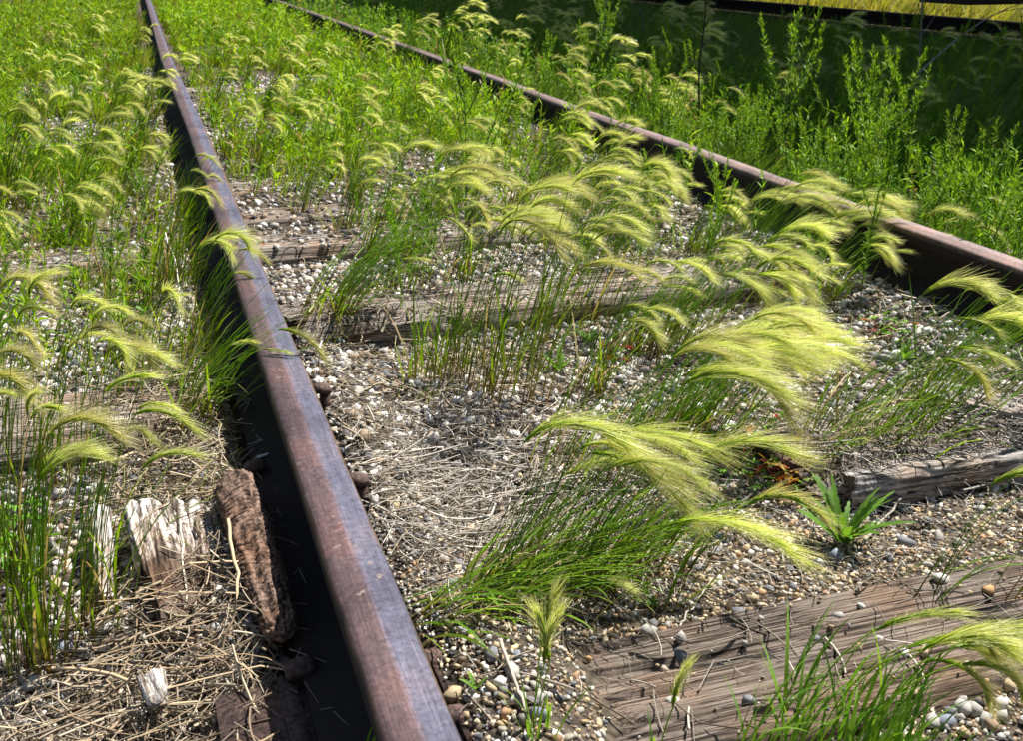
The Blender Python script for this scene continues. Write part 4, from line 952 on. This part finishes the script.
for k in range(7): 
    b=Q[3+k]; g.tubes((b+np.linspace(0,1,5)[:,None]*np.array([(-1)**k*.05,.02,.035]))[None],np.linspace(.002,.0006,5)[None],np.broadcast_to(np.array((.06,.045,.04)),(1,5,3)),4)
thing('dead_stalk','dark knotty dead stalk standing behind the right rail','dead stalk',me=g.mesh('dead_stalk'),mat=M_twig)
for (px,py,H,l) in ((640,70,.5,'thin dead stalk at the top edge among shaded grass'),(905,130,.8,'forked bare stalk rising in the shade at the upper right')):
    p=G(px,py); g=Geo(); Q=np.stack([p[0]+.03*np.sin(t*4),p[1]+0*t,p[2]+H*t],-1); g.tubes(Q[None],(.006*(1-.6*t))[None],np.broadcast_to(np.array((.2,.17,.16)),(1,12,3)),5)
    for k in (6,8,9): g.tubes((Q[k]+np.linspace(0,1,5)[:,None]*np.array([(-1)**k*.12,.02,.15]))[None],np.linspace(.003,.001,5)[None],np.broadcast_to(np.array((.2,.17,.16)),(1,5,3)),4)
    thing('dead_stalk',l,'dead stalk',me=g.mesh('dead_stalk'),mat=M_twig)
p0,p1=G(800,70),G(925,20); p0=np.array([3.6,4.7,.15]); p1=np.array([5.2,5.8,.45]); g=Geo(); Q=p0+(p1-p0)*t[:,None]+np.array([0,0,.06])*np.sin(t*PI)[:,None]
g.tubes(Q[None],(.006*(1-.6*t))[None],np.broadcast_to(np.array((.34,.3,.3)),(1,12,3)),5); g.tubes((Q[8]+np.linspace(0,1,5)[:,None]*np.array([.3,.1,.02]))[None],np.linspace(.003,.001,5)[None],np.broadcast_to(np.array((.34,.3,.3)),(1,5,3)),4)
thing('dead_branch','long bare grey branch leaning through the shaded grass','branch',me=g.mesh('dead_branch'),mat=M_twig)

# ------------------------------------------------------------------ broken wood
def wood_chunk(A,B,w0,w1,th,seed,label,name,mat,blocky,cat='broken wood',tilt=0.,taper=.75,white=False):
    """elongated lump from A (upper end) to B, grain along it; cracked top"""
    A,B=np.array(A,float),np.array(B,float); d=B-A; L=np.linalg.norm(d); d/=L
    side=nrm(np.cross(d,[0,0,1])); up=np.cross(side,d); 
    side,up=side*math.cos(tilt)+up*math.sin(tilt), up*math.cos(tilt)-side*math.sin(tilt)
    nu=int(L/.0016); npf=56; u=np.linspace(0,1,nu)[:,None]; a=np.linspace(0,2*PI,npf,endpoint=False)[None]
    wid=(w0*(1-u)+w1*u)*np.where(u>taper,np.sqrt(np.clip(1-((u-taper)/(1-taper))**2,0.02,1)),1)*np.where(u<.06,.75+.25*u/.06,1)
    ca,sa=np.cos(a),np.sin(a); sq=lambda v:np.sign(v)*np.abs(v)**.6
    x=sq(ca)*wid*.5; z=sq(sa)*th*.5*np.where(u>taper,np.clip(1.25-(u-taper)/(1-taper),.2,1),1)
    arc=a*(w0+th)/PI/1.3; s_=u*L
    wv=(fbm(s_*60+0*a,arc*40,seed)-.4)*.010
    lon=vnoise(s_*9,(arc+wv)*(260 if not blocky else 170),seed+1); 
    rel=(lon-.5)*.0035+(fbm(s_*25,arc*50,seed+2)-.45)*.007-np.clip(.28-lon,0,1)*.012
    if blocky:
        c1=np.abs(((s_+wv*1.0+.010*fbm(s_*70,arc*70,seed+30)+.006*vnoise(arc*60,s_*8,seed+31))/.011+.37*np.floor((arc+wv*2)/.012))%1-.5); rel=rel-np.clip(.13-(.5-c1),0,1)*.075*(vnoise(s_*90,arc*90,seed+7)+.2)
    else:
        c2=vnoise(s_*4,(arc+wv)*75,seed+6); rel=rel-np.clip(.25-c2,0,1)*.04
    x=x+rel*ca*1.2; z=z+rel*sa*1.2
    V=A+d*s_[...,None]+side*x[...,None]+up*z[...,None]
    ends=.02*vnoise(arc*120+0*u,0*arc+u*0,seed+9); V=V-d*(ends*np.clip(1-u/.1,0,1)*-1)[...,None]
    tone=.75+.5*fbm(s_*40,arc*60,seed+12)
    if white:
        wt=np.clip((.50-u+.35*(fbm(s_*30,arc*90,seed+13)-.4))*7,0,1)
        C=lerp3((.30,.24,.20),(1.25,1.23,1.2),wt)*tone[...,None]
    else: C=np.ones(V.shape)*tone[...,None]
    g=Geo(); P=npf; i=np.arange(nu-1)[:,None]*P; j=np.arange(P)[None]; j2=(j+1)%P
    g.add(V,np.stack([i+j,i+j2,i+P+j2,i+P+j],-1).reshape(-1,4),None,C)
    for e,idx in ((0,0),(1,-1)):
        c=V[idx]; cen=c.mean(0)-d*(.0 if e else -.004); T=[(P,(q+1)%P,q) if e==0 else (P,q,(q+1)%P) for q in range(P)]; g.add(np.concatenate([c,cen[None]]),None,T,(.5,.45,.4))
    # object origin at chunk, grain mapped along Y
    Rm=np.stack([side,d,up],1); o_V=[(v-A)@Rm for v in g.V]; g.V=o_V
    o=thing(name,label,cat,me=g.mesh(name,False),mat=mat,group=None)
    mw=Matrix.Identity(4)
    for q in range(3):
        mw[q][0],mw[q][1],mw[q][2],mw[q][3]=side[q],d[q],up[q],A[q]
    o.matrix_basis=mw
    return o
M_gwood = woodmat('grey_wood', (.05,.045,.042), (.2,.18,.17), (.42,.40,.38), 'Y', 24, .9, 8)
M_dwood = woodmat('cracked_slab', (.03,.021,.016), (.22,.175,.145), (.62,.58,.55), 'Y', 16, 1.0, 9)
wood_chunk(at(231,478,.062),at(284,638,.044),.060,.040,.032,3,'cracked dark brown wood splinter lying beside the left rail','wood_splinter',M_bark,True,tilt=-.45,taper=.93)
wood_chunk(at(152,504,.022),at(190,650,-.008),.085,.06,.036,5,'broad broken tie end bleached white at its upper end','broken_slab',M_dwood,False,white=True,taper=.93)
wood_chunk(at(200,505,.016),at(226,645,-.006),.050,.046,.034,6,'narrow broken slab with white top beside the brown splinter','broken_slab',M_dwood,False,white=True,taper=.93)
wood_chunk(at(100,508,.012),at(106,600,-.01),.028,.02,.03,8,'thin bleached wood sliver behind the green tuft','wood_sliver',M_white,False,white=False,taper=.8)
wood_chunk(at(842,492,-.012),at(1040,462,-.006),.06,.05,.05,9,'long grey split ledge of wood right of the rosette','split_plank',M_gwood,False,taper=.85,tilt=.1)
wood_chunk(at(925,392,.004),at(1060,425,.004),.09,.07,.035,12,'flat weathered grey wood slab at the right edge under the twigs','split_plank',M_gwood,False,taper=.9,tilt=.0)
wood_chunk(at(150,675,.02),at(158,705,.015),.028,.02,.022,10,'small pale wood chip in the straw at the lower left','wood_chip',M_white,False,taper=.6)

# ------------------------------------------------------------------ hopper car on the neighbouring track
hc=thing('hopper_car','big grey covered hopper car standing on the neighbouring track','railcar',(6.70,8.3,.15))
def sub(name,g,mat=M_car,parent=hc,loc=(0,0,0)): return link(name,g.mesh(name),mat,parent,loc=loc)
HW=1.60; HL=8.8; ZB,ZT=1.12,5.0
g=Geo(); prof=[(-HW,ZB),(HW,ZB),(HW,ZT-.25),(HW*.6,ZT),(-HW*.6,ZT),(-HW,ZT-.25)]
V=[(x,yy,z) for yy in (-HL,HL) for x,z in prof]; n=6
g.add(V,[(k,(k+1)%n,n+(k+1)%n,n+k) for k in range(n)]+[(0,5,4,3),(0,3,2,1),(6,7,8,9),(6,9,10,11)]); sub('body',g)
rg=Geo(); box(rg,-.03,.03,-.05,.05,0,ZT-.25-ZB); rib=rg.mesh('rib'); rib.materials.append(M_car)
for sx in (-1,1):
    for k in range(16): link('rib',rib,None,hc,loc=(sx*(HW+.031),-8.25+k*1.1,ZB))
for k,yy in enumerate((-.37,-3.7,3.2)):
    g=Geo(); hx=0
    V=[(-1.2,yy-1.2,ZB-.003),(1.2,yy-1.2,ZB-.003),(1.2,yy+1.2,ZB-.003),(-1.2,yy+1.2,ZB-.003),(-.2,yy-.24,.30),(.2,yy-.24,.30),(.2,yy+.24,.30),(-.2,yy+.24,.30)]
    g.add(V,[(0,1,5,4),(1,2,6,5),(2,3,7,6),(3,0,4,7),(4,5,6,7)]); o=sub('outlet_chute',g); 
    g=Geo(); box(g,-.42,.42,yy-.3,yy+.3,.19,.299); g2=sub('outlet_gate',g,M_steel)
def wheel():
    g=Geo(); n=36; prof=[(.05,.42),(.05,.45),(.02,.45),(.018,.42),(-.07,.415),(-.07,.36),(-.02,.34),(-.02,.12),(-.06,.1),(-.06,0.01),(.06,.01),(.06,.1),(.02,.12),(.02,.34),(.05,.36)]
    a=np.arange(n)*2*PI/n; V=np.array([[(x,r_*math.cos(q),r_*math.sin(q)) for x,r_ in prof] for q in a]); P=len(prof)
    i=np.arange(n)[:,None]*P; i2=((np.arange(n)+1)%n)[:,None]*P; j=np.arange(P)[None]; j2=(j+1)%P
    g.add(V.reshape(-1,3),np.stack([i+j,i2+j,i2+j2,i+j2],-1).reshape(-1,4)); return g.mesh('wheel',False)
WM=wheel(); WM.materials.append(M_steel)
for ty in (-7.1,7.1):
    for dy in (-.88,.88):
        for sx in (-1,1):
            o=link('wheel',WM,None,hc,loc=(sx*.742,ty+dy,.42)); o.rotation_euler=(0,0,PI if sx<0 else 0)
        g=Geo(); a=np.linspace(-.95,.95,2); g.tubes(np.array([[(q,ty+dy,.42) for q in a]]),np.full((1,2),.075),np.ones((1,2,3)),10); sub('axle',g,M_steel)
    for sx in (-1,1):
        g=Geo(); x0=sx*1.0
        pr=[(-1.15,.5),(-.9,.62),(-.5,.78),(.5,.78),(.9,.62),(1.15,.5),(1.1,.34),(.75,.36),(.4,.26),(-.4,.26),(-.75,.36),(-1.1,.34)]
        V=[(x0+s_*.07,ty+yy,z) for s_ in (-1,1) for yy,z in pr]; n=12
        T=[]; g.add(V,[(k,(k+1)%n,n+(k+1)%n,n+k) for k in range(n)]+[(0,1,10,11),(1,2,9,10),(2,3,8,9),(3,4,7,8),(4,5,6,7)]+[(12,23,22,13),(13,22,21,14),(14,21,20,15),(15,20,19,16),(16,19,18,17)]); sub('side_frame',g,M_steel)

hc2 = hc.copy(); COL.objects.link(hc2); hc2.location = (6.70, 8.3+18.6, .15); hc2['label']='second grey covered hopper car out of view, added to lengthen the shade'  # unseen copy, added so the shade strip runs on past the first car
hc['group']=hc2['group']='hopper cars on the neighbouring track'
for ch in list(hc.children):
    c = ch.copy(); COL.objects.link(c); c.parent = hc2
